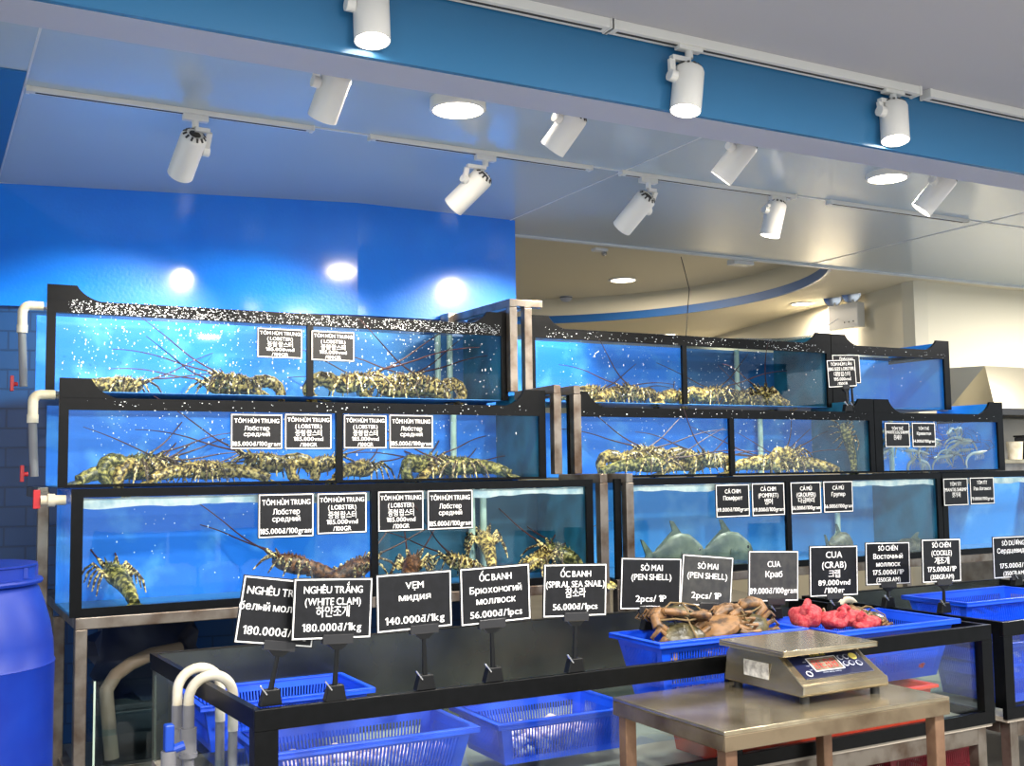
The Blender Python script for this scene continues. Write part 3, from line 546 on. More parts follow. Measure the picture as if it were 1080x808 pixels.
stand_sign((716, 584), (770, 588), (720, 638), YD, (746, 668), ZD, [('SÒ MAI', .40, .27, .12), ('(PEN SHELL)', .78, .46, .12), ('2pcs/ 1P', .58, .85, .13)], 'greyer pen shell sign on the right, white tape on its top corner', 'signg')
stand_sign((783, 582), (836, 582), (795, 634), YE, (818, 655), ZE, [('CUA', .26, .32, .12), ('Краб', .34, .52, .12), ('89.000đ/100gram', .96, .84, .12)], 'faded grey crab sign with Russian words', 'signg')
stand_sign((848, 577), (899, 576), (859, 629), YE, (880, 645), ZE, [('CUA', .34, .24, .13), ('(CRAB)', .50, .44, .13), ('크랩', .24, .62, .13), ('89.000vnd', .66, .78, .11), ('/100gr', .42, .93, .11)], 'black crab sign with Korean words')
stand_sign((908, 573), (955, 572), (917, 617), YE, (937, 643), ZE, [('SÒ CHÉN', .44, .2, .12), ('Восточный', .66, .39, .12), ('моллюск', .54, .57, .12), ('175.000đ/1P', .70, .76, .12), ('(350GRAM)', .54, .93, .11)], 'eastern clam sign with Russian words')
stand_sign((969, 569), (1010, 568), (975, 615), 3.12, (996, 645), .702, [('SÒ CHÉN', .48, .2, .12), ('(COCKLE)', .52, .38, .12), ('개조개', .38, .57, .14), ('175.000đ/1P', .74, .75, .12), ('(350GRAM)', .60, .92, .11)], 'cockle sign with Korean words at the left rim of the second tank')
stand_sign((1041, 568), (1084, 566), (1053, 609), 3.385, (1074, 640), .742, [('SÒ DƯƠNG', .56, .22, .12), ('Сердцевидка', .80, .40, .12), ('175.000đ/1P', .70, .76, .12), ('(350GRAM)', .54, .94, .11)], 'heart cockle sign cut by the right edge, farthest right')
for (TL, TR, BL, Y, lab, ln) in [((877, 374), (906, 374), (879, 405), Y2 + .03, 'big lobster sign in Russian peeking out behind another on the top tier', [('Лобстер', .5, .22, .13), ('большой', .6, .45, .13)]), ((870, 380), (900, 379), (875, 409), Y2 + .002, 'big lobster sign with Korean words on a stalk before the top tier', [('TÔM HÙM LỚN', .74, .22, .12), ('(BIG SIZE LOBSTER)', .94, .39, .12), ('대형 랍스터', .56, .59, .14), ('195.000vnd', .6, .76, .12), ('/100GR', .36, .92, .11)])]:
    stand_sign(TL, TR, BL, Y, (894 + (TL[1] < 378) * 6, 436), 1.604, ln, lab, clipw=.05)
# ---------------------------------------------------------------- front low tanks
def low_tank(label, x0, x1, y0, y1, zb, zr, posts, xl_back=None, waterz=.455, back_posts=()):
    t = thing('low_glass_tank', label, 'glass tank', (x0, y0, zb), 'low glass tanks in front')
    xb = x0 if xl_back is None else xl_back; r = .036; rw = .02
    def bar(n_, a): MB().box(*a).build(n_, M['black'], t, bevel=.002)
    bar('front_rim', (x0, x1, y0, y0 + rw, zr - .055, zr)); bar('front_base', (x0, x1, y0, y0 + rw, zb, zb + .045))
    bar('back_rim', (xb, x1, y1 - rw, y1, zr - .03, zr)); bar('side_rim', (x1 - rw, x1, y0 + rw, y1 - rw, zr - .045, zr)); bar('side_base', (x1 - rw, x1, y0 + rw, y1 - rw, zb, zb + .04))
    m = MB().add([(x0, y0 + rw, z) for z in (zr - .05, zr)] + [(x0 + rw, y0 + rw, z) for z in (zr - .05, zr)] + [(xb + rw, y1 - rw, z) for z in (zr - .05, zr)] + [(xb, y1 - rw, z) for z in (zr - .05, zr)], [(0, 2, 3, 1), (2, 4, 5, 3), (4, 6, 7, 5), (6, 0, 1, 7), (1, 3, 5, 7), (0, 6, 4, 2)]); m.build('side_rim', M['black'], t)
    for x, wv in posts: MB().box(x, x + wv, y0, y0 + rw, zb + .045, zr - .055).build('post', M['black'], t)
    for x in (x0, x1 - r): MB().box(x, x + .018, y0 + rw, y0 + .05, zb + .04, zr - .05).build('corner_post', M['black'], t)
    for x in back_posts: MB().box(x - .015, x + .015, y1 - rw, y1, zb, zr - .03).build('post', M['black'], t)
    MB().box(x0 + .006, x1 - .006, y0 + rw + .001, y0 + rw + .007, zb + .01, zr - .004).build('front_glass', G_CLEAR, t)
    MB().box(xb + .006, x1 - .006, y1 - rw - .008, y1 - rw - .001, zb + .01, zr - .004).build('back_sheet', M['sheet'], t)
    MB().add([(x0 + .006, y0 + .03, zb + .01), (xb + .006, y1 - .03, zb + .01), (xb + .006, y1 - .03, zr - .004), (x0 + .006, y0 + .03, zr - .004)], [(0, 1, 2, 3)]).build('side_glass', G_CLEAR, t)
    MB().box(x1 - .013, x1 - .007, y0 + .03, y1 - .03, zb + .01, zr - .004).build('side_glass', G_CLEAR, t)
    MB().box(min(x0, xb) + .01, x1 - .01, y0 + .008, y1 - .008, zb - .012, zb + .006).build('base_panel', M['pale'], t)
    nx, ny = 40, 16; vs = [((x0 + .012) + (x1 - x0 - .03) * i / (nx - 1), y0 + .03 + (y1 - y0 - .062) * j / (ny - 1), waterz + .006 * noise.noise(V((i * .5, j * .7, x0)))) for j in range(ny) for i in range(nx)]
    MB().add(vs, [(j * nx + i, j * nx + i + 1, (j + 1) * nx + i + 1, (j + 1) * nx + i) for j in range(ny - 1) for i in range(nx - 1)]).build('water_surface', G_WATER, t, smooth=60)
    return t
low_tank('long low black-framed glass tank holding blue baskets behind the scale', .772, 3.555, 2.815, 3.91, .34, .70, [(.772, .062), (2.30, .05), (3.50, .055)], xl_back=.712, back_posts=(2.3, 2.9, 3.54))
low_tank('second low black-framed tank cut by the right edge of the view', 3.64, 5.0, 2.83, 3.91, .335, .70, [(3.64, .05), (4.95, .05)], back_posts=(4.3,))
def low_stand(label, x0, x1, y0, y1, zt):
    t = thing('tank_trestle', label, 'metal stand', (x0, y0, 0)); w_ = .045
    for x in (x0, x1 - w_):
        for y in (y0, y1 - w_): MB().box(x, x + w_, y, y + w_, 0, zt).build('leg', M['steel'], t, bevel=.003)
    for y in (y0, y1 - w_): MB().box(x0 + w_, x1 - w_, y, y + w_, zt - .06, zt).build('rail', M['steel'], t, bevel=.003)
    for x in (x0, x1 - w_): MB().box(x, x + w_, y0 + w_, y1 - w_, zt - .05, zt).build('rail', M['steel'], t, bevel=.003)
low_stand('steel trestle under the long low tank', .80, 3.52, 2.83, 3.87, .327); low_stand('steel trestle under the second low tank', 3.68, 4.97, 2.85, 3.87, .322)
# baskets
def basket(label, x0, x1, y0, y1, zb, zt, group='blue baskets', mt='basket', tp=.03, name='basket'):
    t = thing(name, label, 'basket', ((x0 + x1) / 2, (y0 + y1) / 2, zb), group); H = zt - zb
    def P(u, side, z, inn=0):      # point on a wall: side 0 front 1 right 2 back 3 left
        k = (zt - z) / H * tp + inn
        X0, X1, Y0_, Y1_ = x0 + .018 + k, x1 - .018 - k, y0 + .018 + k, y1 - .018 - k
        return ((X0 + (X1 - X0) * u, Y0_, z), (X1, Y0_ + (Y1_ - Y0_) * u, z), (X1 + (X0 - X1) * u, Y1_, z), (X0, Y1_ + (Y0_ - Y1_) * u, z))[side]
    def quad(m, side, u0, u1, za, zc):
        th = .004; vs = [P(u, side, z, i) for i in (0, th) for u, z in ((u0, za), (u1, za), (u1, zc), (u0, zc))]
        m.add(vs, [(0, 1, 2, 3), (7, 6, 5, 4), (0, 4, 5, 1), (1, 5, 6, 2), (2, 6, 7, 3), (3, 7, 4, 0)])
    m = MB(); z1, z2 = zb + H * .14, zt - max(.028, H * .16); rows = 1 if z2 - z1 < .09 else 2 if z2 - z1 < .16 else 3; gap = (z2 - z1) / rows
    for s_ in range(4):
        Ln = (x1 - x0) if s_ % 2 == 0 else (y1 - y0)
        quad(m, s_, 0, 1, zb, z1); quad(m, s_, 0, 1, z2, zt)
        for r_ in range(1, rows): quad(m, s_, .02, .98, z1 + gap * r_ - .005, z1 + gap * r_ + .005)
        e = .035 / Ln; quad(m, s_, 0, e, z1, z2); quad(m, s_, 1 - e, 1, z1, z2); nb = int(Ln / .0135)
        for i in range(nb + 1):
            u = e + (1 - 2 * e) * i / nb; du = .0028 / Ln; quad(m, s_, u - du, u + du, z1, z2)
    k = tp + .018; m.box(x0 + k, x1 - k, y0 + k, y1 - k, zb, zb + .004)
    m.build('slotted_body', M[mt], t)
    m = MB()
    def ring(o, i, za, zc):
        m.box(x0 + o, x1 - o, y0 + o, y0 + i, za, zc).box(x0 + o, x1 - o, y1 - i, y1 - o, za, zc).box(x0 + o, x0 + i, y0 + i, y1 - i, za, zc).box(x1 - i, x1 - o, y0 + i, y1 - i, za, zc)
    ring(0, .024, zt - .006, zt); ring(0, .005, zt - .018, zt - .006)
    m.build('rim', M[mt], t, bevel=.002)
    return t
basket('blue slotted basket at the back left of the long tank, below the clam signs', .80, 1.385, 3.545, 3.88, .42, .575)
basket('blue slotted basket in the front left corner of the long tank', .85, 1.51, 3.01, 3.34, .40, .535)
basket('blue slotted basket right of the front left one, ending behind the table', 1.56, 2.08, 2.99, 3.34, .40, .535)
basket('small blue basket of brown crabs above the long tank rim', 2.10, 2.735, 2.905, 3.20, .505, .742, tp=.05)
basket('large blue basket of red-netted crabs behind the scale', 2.86, 3.495, 2.90, 3.31, .505, .717, tp=.05)
basket('blue basket above the second tank at the right edge', 3.74, 4.4, 3.07, 3.41, .615, .742)
basket('blue basket inside the second tank seen through its side glass', 3.72, 4.35, 2.90, 3.28, .36, .60)
tag(stuff(MB().build('clam_bed', M['shell'])) if 0 else thing('red_tub', 'red plastic tub standing in the long tank below the crab baskets', 'tub', (2.66, 3.14, .35)), 'red plastic tub standing in the long tank below the crab baskets', 'tub')
tub = bpy.data.objects['red_tub']
m = MB()
def shell_tub(m, x0, x1, y0, y1, zb, zt, tp, th):
    def ring(k, z): return [(x0 + k, y0 + k, z), (x1 - k, y0 + k, z), (x1 - k, y1 - k, z), (x0 + k, y1 - k, z)]
    vs = ring(tp, zb) + ring(0, zt) + ring(th, zt) + ring(tp + th, zb + th)
    m.add(vs, [(3, 2, 1, 0), (12, 13, 14, 15)] + [(a + i, a + (i + 1) % 4, a + 4 + (i + 1) % 4, a + 4 + i) for a in (0, 4, 8) for i in range(4)])
shell_tub(m, 2.28, 3.28, 2.865, 3.12, .348, .500, .02, .006); m.build('tub_wall', M['red'], tub)
m = MB().box(2.26, 3.30, 2.848, 2.866, .490, .502).box(2.26, 3.30, 3.119, 3.137, .490, .502).box(2.26, 2.28, 2.866, 3.119, .490, .502).box(3.28, 3.30, 2.866, 3.119, .490, .502)
m.build('rim', M['red'], tub, bevel=.002)
rnd = random.Random(9)
for lab, (x0, x1, y0, y1, z) in (('layer of pale clams at the bottom of the front left basket', (.92, 1.44, 3.09, 3.27, .406)), ('layer of pale clams at the bottom of the basket beside the table', (1.64, 2.0, 3.07, 3.27, .406))):
    m = MB()
    for k in range(170): m.ell((rnd.uniform(x0, x1), rnd.uniform(y0, y1), z + .012 + rnd.random() * .05), .022, .017, .011, 8, 5, rot=Matrix.Rotation(rnd.uniform(-1, 1), 3, 'X') @ Matrix.Rotation(rnd.uniform(0, 3), 3, 'Z'))
    tag(stuff(m.build('clam_layer', M['shell'], org=((x0 + x1) / 2, (y0 + y1) / 2, z), smooth=60)), lab, 'clams')
basket('maroon slotted crate on the floor under the second tank', 3.15, 3.65, 2.95, 3.35, .002, .25, None, 'maroon', name='crate')
# crabs
def crab(label, p, rot, s=1.0, shell='crab', flip=False):
    t = thing('mud_crab', label, 'crab', p, 'mud crabs in the blue baskets', local=True); m = MB(); n = 28; vs = []
    prof = [(0, .036), (.35, .034), (.65, .027), (.88, .014), (1.0, 0), (.9, -.012), (.6, -.02), (0, -.022)]
    for r, z in prof:
        for k in range(n):
            a = 2 * math.pi * k / n; ser = 1 + (.05 if k % 2 else -.02) * (r > .8 and math.sin(a) > -.1); vs.append((.085 * r * math.cos(a) * ser, .058 * r * math.sin(a) * (1 if math.sin(a) > 0 else .9) * ser, z + .004 * noise.noise(V((math.cos(a) * r * 3, math.sin(a) * r * 3, z * 9)))))
    m.add(vs, [(i * n + k, i * n + (k + 1) % n, (i + 1) * n + (k + 1) % n, (i + 1) * n + k) for i in range(len(prof) - 1) for k in range(n)]); m.build('carapace', M[shell], t, smooth=40)
    for s_ in (-1, 1):
        c = MB().tube([(s_ * .055, .035, -.004), (s_ * .092, .055, .002), (s_ * .085, .085, .004)], [.012, .017, .014], 9); c.tube([(s_ * .088, .078, .004), (s_ * .055, .094, .004), (s_ * .025, .090, .002), (s_ * .008, .082, 0)], [.016, .023, .018, .004], 10, flat=.7); c.tube([(s_ * .04, .10, .004), (s_ * .02, .108, .002), (s_ * .004, .098, 0)], [.010, .008, .002], 8)
        c.build('claw', M['crabt'], t, smooth=50)
        for i in range(4):
            y = .02 - .022 * i
            MB().tube([(s_ * .066, y, -.006), (s_ * .105, y + .012 - .012 * i, .016), (s_ * .122, y - .012 * i, -.012), (s_ * (.10 - .008 * i), y - .01 - .01 * i, -.028)], [.010, .0085, .0065, .002], 8, flat=.75).build('leg', M['crabt'], t, smooth=50)
        MB().cyl((s_ * .022, .050, .010), (s_ * .024, .060, .016), .003, .003, 8).build('eye', M['eye'], t)
    m = MB()
    m.tube([(-.10, .07, .0), (-.05, .05, .040), (0, .04, .044), (.05, .05, .040), (.10, .07, 0)], .003, 6); m.tube([(0, .10, 0), (0, .05, .042), (0, -.02, .040), (0, -.056, 0)], .003, 6)
    m.build('binding', M['straw'], t)
    t.rotation_euler = rot; t.scale = (s,) * 3; return t
R = math.radians
p = at(724, 668, Y=3.02); crab('big olive crab leaning on the front rim of the small blue basket', (p.x, 3.02, .722), (R(50), R(4), R(8)), 1.12)
p = at(716, 646, Y=3.10); crab('dark crab lying on top behind the big olive crab', (p.x, 3.115, .79), (R(10), R(-8), R(170)), .95)
p = at(757, 661, Y=3.05); crab('tan crab turned legs up right of the big olive crab', (p.x, 3.05, .745), (R(150), R(15), R(150)), 1.05, 'crabt')
p = at(788, 664, Y=3.03); crab('grey-backed crab half hidden behind the weighing platter', (p.x, 3.03, .735), (R(62), R(-15), R(-20)), .95)
p = at(740, 668, Y=3.1); crab('crab at the bottom of the small basket under the others', (2.54, 3.05, .57), (0, 0, R(60)), .85)
p = at(690, 668, Y=3.1); crab('crab at the bottom left of the small basket under the others', (2.32, 3.05, .57), (0, 0, R(200)), .85)
def netted(label, px, py, y, s, seed, z=None):
    p = at(px, py, Y=y); t = thing('netted_crab', label, 'crab', p, 'crabs wrapped in red net', local=True)
    MB().ell((0, 0, 0), .085 * s, .06 * s, .042 * s, 26, 16, rough=.32, seed=seed).build('net_bag', M['net'], t, smooth=60)
    MB().tube([(-.055 * s, 0, .02 * s), (-.075 * s, -.01, .045 * s), (-.06 * s, -.015, .062 * s), (-.03 * s, -.01, .05 * s)], [.022 * s, .017 * s, .014 * s, .008 * s], 9).build('twisted_knot', M['net'], t, smooth=60)
    m = MB()
    for i in range(3): m.tube([(.05 * s, -.045 * s, .0), (.06 * s + .01 * i, -.062 * s, .02 - .012 * i), (.03 * s, -.07 * s, .012 - .012 * i)], [.008, .007, .003], 7)
    m.build('legs_showing', M['crabt'], t, smooth=50)
    t.rotation_euler = (0, 0, seed * .7); return t
netted('red-netted crab with a knot, leftmost in the large blue basket', 850, 650, 3.08, .95, 1)
netted('red-netted crab with brown legs showing, second in the large basket', 878, 654, 3.02, .78, 2)
netted('round red-netted crab third from left in the large basket', 899, 652, 3.12, .80, 9)
netted('red-netted crab lying low at the right of the row', 915, 658, 3.04, .72, 18)
p = at(924, 653, Y=3.16); crab('dark crab without net right of the red bundles', (p.x + .02, 3.18, p.z - .012), (R(25), R(10), R(30)), .95)
for k, (x, y, z) in enumerate([(2.98, 3.05, .565), (3.16, 3.12, .565), (3.34, 3.05, .565)]):
    o = netted('red-netted crab at the bottom of the large basket, %s of three' % ('leftmost', 'middle one', 'rightmost')[k], 900, 660, 3.1, 1.15, 4 + k); o.location = (x, y, z)
# ---------------------------------------------------------------- table and scale
t = thing('steel_table', 'stained stainless steel table carrying the scale', 'table', (2.22, 2.49, 0))
tx0, tx1, ty0, ty1, tz = 1.85, 2.69, 2.285, 2.805, .62
MB().box(tx0, tx1, ty0, ty1, tz - .012, tz).build('table_top', M['stain'], t, bevel=.003)
m = MB().box(tx0, tx1, ty0, ty0 + .012, tz - .052, tz - .012).box(tx0, tx1, ty1 - .012, ty1, tz - .052, tz - .012).box(tx0, tx0 + .012, ty0 + .012, ty1 - .012, tz - .052, tz - .012).box(tx1 - .012, tx1, ty0 + .012, ty1 - .012, tz - .052, tz - .012)
m.build('apron', M['apron'], t, bevel=.002)
for x in (tx0 + .012, tx1 - .05):
    for y in (ty0 + .012, ty1 - .05): MB().box(x, x + .038, y, y + .038, 0, tz - .013).build('leg', M['rust'], t, bevel=.003)
for x in (tx0 + .014, tx1 - .048): MB().box(x, x + .03, ty0 + .05, ty1 - .05, .2, .23).build('stretcher', M['steel'], t)
SX0, SX1, SY0, SY1 = 2.235, 2.575, 2.405, 2.755; zb = tz + .022
t = thing('electronic_scale', 'stainless electronic scale with a dark blue display panel on the table', 'scale', ((SX0 + SX1) / 2, (SY0 + SY1) / 2, tz))
prof = [(SY0 + .006, zb), (SY0, zb + .006), (SY0, zb + .030), (SY0 + .012, zb + .036), (SY0 + .116, zb + .102), (SY0 + .135, zb + .106), (SY1 - .02, zb + .106), (SY1, zb + .088), (SY1, zb)]
m = MB(); n = len(prof)
tap = lambda z: .014 * (z - zb) / .1
m.add([(SX0 + tap(z), y, z) for y, z in prof] + [(SX1 - tap(z), y, z) for y, z in prof], [tuple(range(n)), tuple(range(2 * n - 1, n - 1, -1))] + [(i, (i + 1) % n, n + (i + 1) % n, n + i) for i in range(n)])
m.build('housing', M['stain'], t, bevel=.006)
for x in (SX0 + .03, SX1 - .03):
    for y in (SY0 + .03, SY1 - .03): MB().cyl((x, y, tz), (x, y, zb), .014).build('foot', M['dark'], t)
m = MB().box(2.205, SX1 + .005, SY0 + .045, 2.74, zb + .122, zb + .127).box(2.205, SX1 + .005, SY0 + .045, SY0 + .049, zb + .110, zb + .122).box(2.205, SX1 + .005, 2.736, 2.74, zb + .110, zb + .122).box(2.205, 2.209, SY0 + .049, 2.736, zb + .110, zb + .122).box(SX1 + .001, SX1 + .005, SY0 + .049, 2.736, zb + .110, zb + .122)
m.build('platter', M['stain'], t, bevel=.002)
for x in (SX0 + .07, SX1 - .07): MB().cyl((x, 2.60, zb + .10), (x, 2.60, zb + .122), .012).build('platter_support', M['dark'], t)
# sloped panel frame: u along X, v up the slope
a = V((0, SY0 + .012, zb + .036)); e = V((0, .104, .066)); sl = e.length; ev = e / sl; en = V((1, 0, 0)).cross(ev)
def sp(x, v, h=0): return V((SX0 + .02 + x, 0, 0)) + a + ev * (v * .86) + en * h
def spbox(m, x0, x1, v0, v1, h0, h1):
    return m.add([sp(x, v, h) for x in (x0, x1) for v in (v0, v1) for h in (h0, h1)], [(0, 1, 3, 2), (4, 6, 7, 5), (0, 4, 5, 1), (2, 3, 7, 6), (0, 2, 6, 4), (1, 5, 7, 3)])
pn = spbox(MB(), .015, .285, .018, .135, -.004, .002).build('display_panel', M['panel'], t, bevel=.001)
spbox(MB(), .075, .185, .048, .108, .0022, .004).build('display', M['lcd'], pn)
m = MB()
for x0, x1, v0, v1 in ((.073, .187, .108, .110), (.073, .187, .046, .048), (.073, .075, .048, .108), (.185, .187, .048, .108)): spbox(m, x0, x1, v0, v1, .0022, .0042)
m.build('display_border', M['letter'], pn)
m = MB()
for k, x0 in enumerate((.083, .107, .131, .155)):
    for (dx0, dx1, v0, v1) in ((0, .016, .058, .061), (0, .016, .076, .079), (0, .016, .094, .097), (0, .003, .058, .097), (.013, .016, .058, .097)):
        if k == 1 and dx0 == .013: continue
        spbox(m, x0 + dx0, x0 + dx1, v0, v1, .0042, .0046)
m.build('digits', mat('red_digits', 'B03030', .4), pn)
for x, v, mt, r in ((.205, .098, 'greyb', .010), (.228, .098, 'greyb', .010), (.205, .066, 'greyb', .010), (.228, .066, 'greyb', .010), (.256, .098, 'yellow', .014), (.256, .062, 'greyb', .011)):
    MB().cyl(sp(x, v, .002), sp(x, v, .0036), r, r * .95, 20).build('button', M[mt], pn)
    if mt == 'greyb': MB().cyl(sp(x, v, .0036), sp(x, v, .0042), r * .78, r * .78, 20).build('button_face', M['panel'], pn)
MB().tube([sp(.042 + .010 * math.cos(k * math.pi / 12), .040 + .0116 * math.sin(k * math.pi / 12), .0028) for k in range(25)], .0011, 6).build('round_mark', M['letter'], pn)
mtx = Matrix((V((1, 0, 0)), en * -1, ev)).transposed()
def ptext(s_, x, v, wd, hh, mt, nm): m = lettering([(s_, 1, .5, 1)], wd, hh, 0); m.v = [sp(x, v, .0026 - p.y) + V((1, 0, 0)) * p.x + ev * p.z for p in m.v]; m.build(nm, M[mt], pn)
ptext('SUPER-SS', .13, .118, .060, .009, 'yellow', 'brand_lettering')
for k, s_ in enumerate(('ZERO', 'TARE', 'NET')): ptext(s_, .060, .094 - k * .02, .012, .0035, 'greyb', 'printed_mark')
ptext('MAX 30kg  e=10g', .13, .036, .07, .004, 'greyb', 'printed_mark')
MB().box(SX0 + .003, SX0 + .006, SY0 + .15, SY0 + .26, zb + .028, zb + .075).build('side_sticker', M['sticker'], t)
# ---------------------------------------------------------------- barrel, pipes, hoses, things on the left
bc = V((.125, 3.92, 0)); t = thing('plastic_barrel', 'tall blue plastic barrel cut by the left edge of the view', 'barrel', bc)
pr = [(.27, 0), (.285, .02), (.288, .30), (.294, .31), (.288, .33), (.287, .60), (.289, .705), (.291, .712), (.286, .72), (.283, .78), (.272, .84), (.255, .90), (.238, .945), (.226, .962)]
MB().lathe(pr, bc, 56).build('body', M['barrel'], t, smooth=40)
MB().lathe([(.222, .958), (.247, .962), (.250, .970), (.247, .976), (.226, .980), (.226, 1.015), (.232, 1.018), (.232, 1.024), (.10, 1.026), (0, 1.026)], bc, 56).build('lid', M['barrel'], t, smooth=30)
m = MB()
for k in range(10): an = k * .63; m.bar(bc + V((.228 * math.cos(an), .228 * math.sin(an), .982)), bc + V((.228 * math.cos(an), .228 * math.sin(an), 1.016)), .012)
m.build('lid_lug', M['barrel'], t)
def drain(label, elbow, end, y, down_to, xo, zt, zmid):
    t = thing('drain_pipe', label, 'pipe', (xo, y, zt), 'drain pipes beside the left tanks')
    x1_ = end; rr_ = .03; c = V((xo + rr_, y, zt - rr_))
    MB().tube([(x1_, y, zt)] + arc(c, rr_, math.pi / 2, math.pi, 8, (1, 0, 0), (0, 0, 1)) + [(xo, y, zmid)], .0195, 14).build('elbow', M['wpipe'], t, smooth=40)
    MB().tube([(xo, y, zmid), (xo + .01, y, down_to)], .0165, 14).build('riser', M['gpipe'], t, smooth=40)
    MB().tube([(xo, y, zmid - .004), (xo, y, zmid + .03)], .022, 14).build('collar', M['wpipe'], t, smooth=40)
    m = MB().cyl((xo - .03, y, down_to + .01), (xo - .012, y, down_to + .01), .009, n=10).box(xo - .042, xo - .028, y - .012, y + .012, down_to - .02, down_to + .045); m.build('valve_handle', M['redv'], t, bevel=.002)
p = at(24, 322, Y=5.05); drain('ivory drain pipe with red handle beside the top tank', None, .462, 5.05, 1.68, p.x, p.z, at(24, 350, Y=5.05).z)
p = at(35, 416, Y=4.75); drain('ivory drain pipe with red handle beside the middle tank', None, .485, 4.75, 1.30, p.x, p.z, at(35, 445, Y=4.75).z)
p = at(44, 528, Y=4.45); t = thing('drain_pipe', 'short ivory pipe stub with red handle beside the bottom tank', 'pipe', p, 'drain pipes beside the left tanks')
MB().tube([(p.x - .005, 4.45, p.z), (.498, 4.45, p.z)], .019, 14).build('stub', M['wpipe'], t, smooth=40); MB().tube([(p.x + .02, 4.45, p.z), (p.x + .045, 4.45, p.z)], .025, 14).build('collar', M['wpipe'], t, smooth=40); MB().box(p.x - .03, p.x - .006, 4.44, 4.46, p.z - .03, p.z + .04).build('valve_handle', M['redv'], t, bevel=.002)
def hose(label, y, xo, xi, ztop, zc, grp='white hose bends over tank rims'):
    r_ = (xi - xo) / 2; c = V(((xo + xi) / 2, y, ztop - r_)); t = thing('hose_bend', label, 'hose', (xo, y, zc), grp)
    MB().tube([(xo, y, zc)] + arc(c, r_, math.pi, 0, 16, (1, 0, 0), (0, 0, 1)) + [(xi, y, ztop - r_ - .10)], .0148, 16).build('white_bend', M['wpipe'], t, smooth=40)
    m = MB().tube([(xo, y, zc + .004), (xo, y, .06)], .0165, 16).tube([(xo, y, zc - .06), (xo, y, zc - .13)], .023, 16).tube([(xo, y, zc - .128), (xo, y, zc - .14)], .026, 16); m.build('grey_riser', M['gpipe'], t, smooth=40)
    MB().tube([(xi, y, ztop - r_ - .095), (xi, y, .42)], .0135, 14).build('inner_tube', M['gpipe'], t, smooth=40)
    return t
a = at(187, 745, Y=3.36); hose('white hose bend behind, over the left rim of the long tank', 3.36, a.x, a.x + .125, at(203, 705, Y=3.36).z, at(187, 745, Y=3.36).z)
a = at(199, 745, Y=3.22); hose('white hose bend in front, over the left rim of the long tank', 3.22, a.x, a.x + .125, at(216, 713, Y=3.22).z, at(199, 745, Y=3.22).z)
a = at(893, 640, Y=3.6); hose('white hose bend behind the basket of netted crabs', 3.6, a.x - .05, a.x + .06, a.z + .03, .62, None)
t = thing('ball_valve', 'blue ball valve with handle below the left hoses', 'valve', (.60, 3.0, .3)); p = at(178, 780, Y=3.05)
MB().tube([(p.x, 3.05, 0), (p.x, 3.05, p.z - .03)], .02, 12).build('pipe', M['gpipe'], t, smooth=40); MB().box(p.x - .012, p.x + .012, 3.035, 3.065, p.z - .03, p.z + .04).build('handle', M['bluev'], t, bevel=.004); MB().cyl((p.x, 3.05, p.z - .03), (p.x + .04, 3.05, p.z - .02), .012, n=10).build('spindle', M['bluev'], t)
# low tank on the floor under the stand, with hose and bag
t = thing('sump_tank', 'murky glass sump tank on the floor under the left stand', 'glass tank', (.58, 4.3, 0))
x0, x1, y0, y1, zt_ = .585, 1.5, 4.27, 4.66, .56
for nm, bx in (('front_glass', (x0, x1, y0, y0 + .008, .008, zt_)), ('back_glass', (x0, x1, y1 - .008, y1, .008, zt_)), ('side_glass', (x0, x0 + .008, y0 + .009, y1 - .009, .008, zt_)), ('side_glass', (x1 - .008, x1, y0 + .009, y1 - .009, .008, zt_))): MB().box(*bx).build(nm, G_CLEAR, t)
MB().box(x0, x1, y0, y1, 0, .008).build('base_panel', M['tilew'], t); MB().box(x0 + .009, x1 - .009, y0 + .009, y1 - .009, .36, .362).build('water_surface', G_WATER, t)
m = MB().box(x0 - .001, x0 + .006, y0 - .002, y0, .008, zt_).build('glass_edge', M['seam'], t)
pt = [at(118, 800, Y=4.4), at(113, 745, Y=4.4), at(112, 728, Y=4.4), at(122, 712, Y=4.45), at(138, 700, Y=4.5), at(160, 690, Y=4.5), at(190, 684, Y=4.55)]
tag(MB().tube(pt, .026, 14).build('suction_hose', mat('brown_hose', '6E6252', .6), org=pt[0], smooth=50), 'brown hose curving down into the sump tank', 'hose')
m = MB(); c = at(128, 690, Y=4.9)
m.ell((c.x + .1, 4.98, .55), .22, .12, .25, 20, 14, rough=.5, seed=4); tag(m.build('plastic_bag', M['tarp'], org=(c.x + .1, 4.9, .3), smooth=40), 'dark blue bag bundled under the left stand', 'bag')
t = thing('storage_box', 'dark box that the blue bag sits on under the left stand', 'box', (.95, 4.98, 0)); MB().box(.70, 1.25, 4.83, 5.13, 0, .335).build('body', M['dark'], t, bevel=.01); MB().box(.69, 1.26, 4.82, 5.14, .335, .36).build('lid', M['dark'], t, bevel=.005)
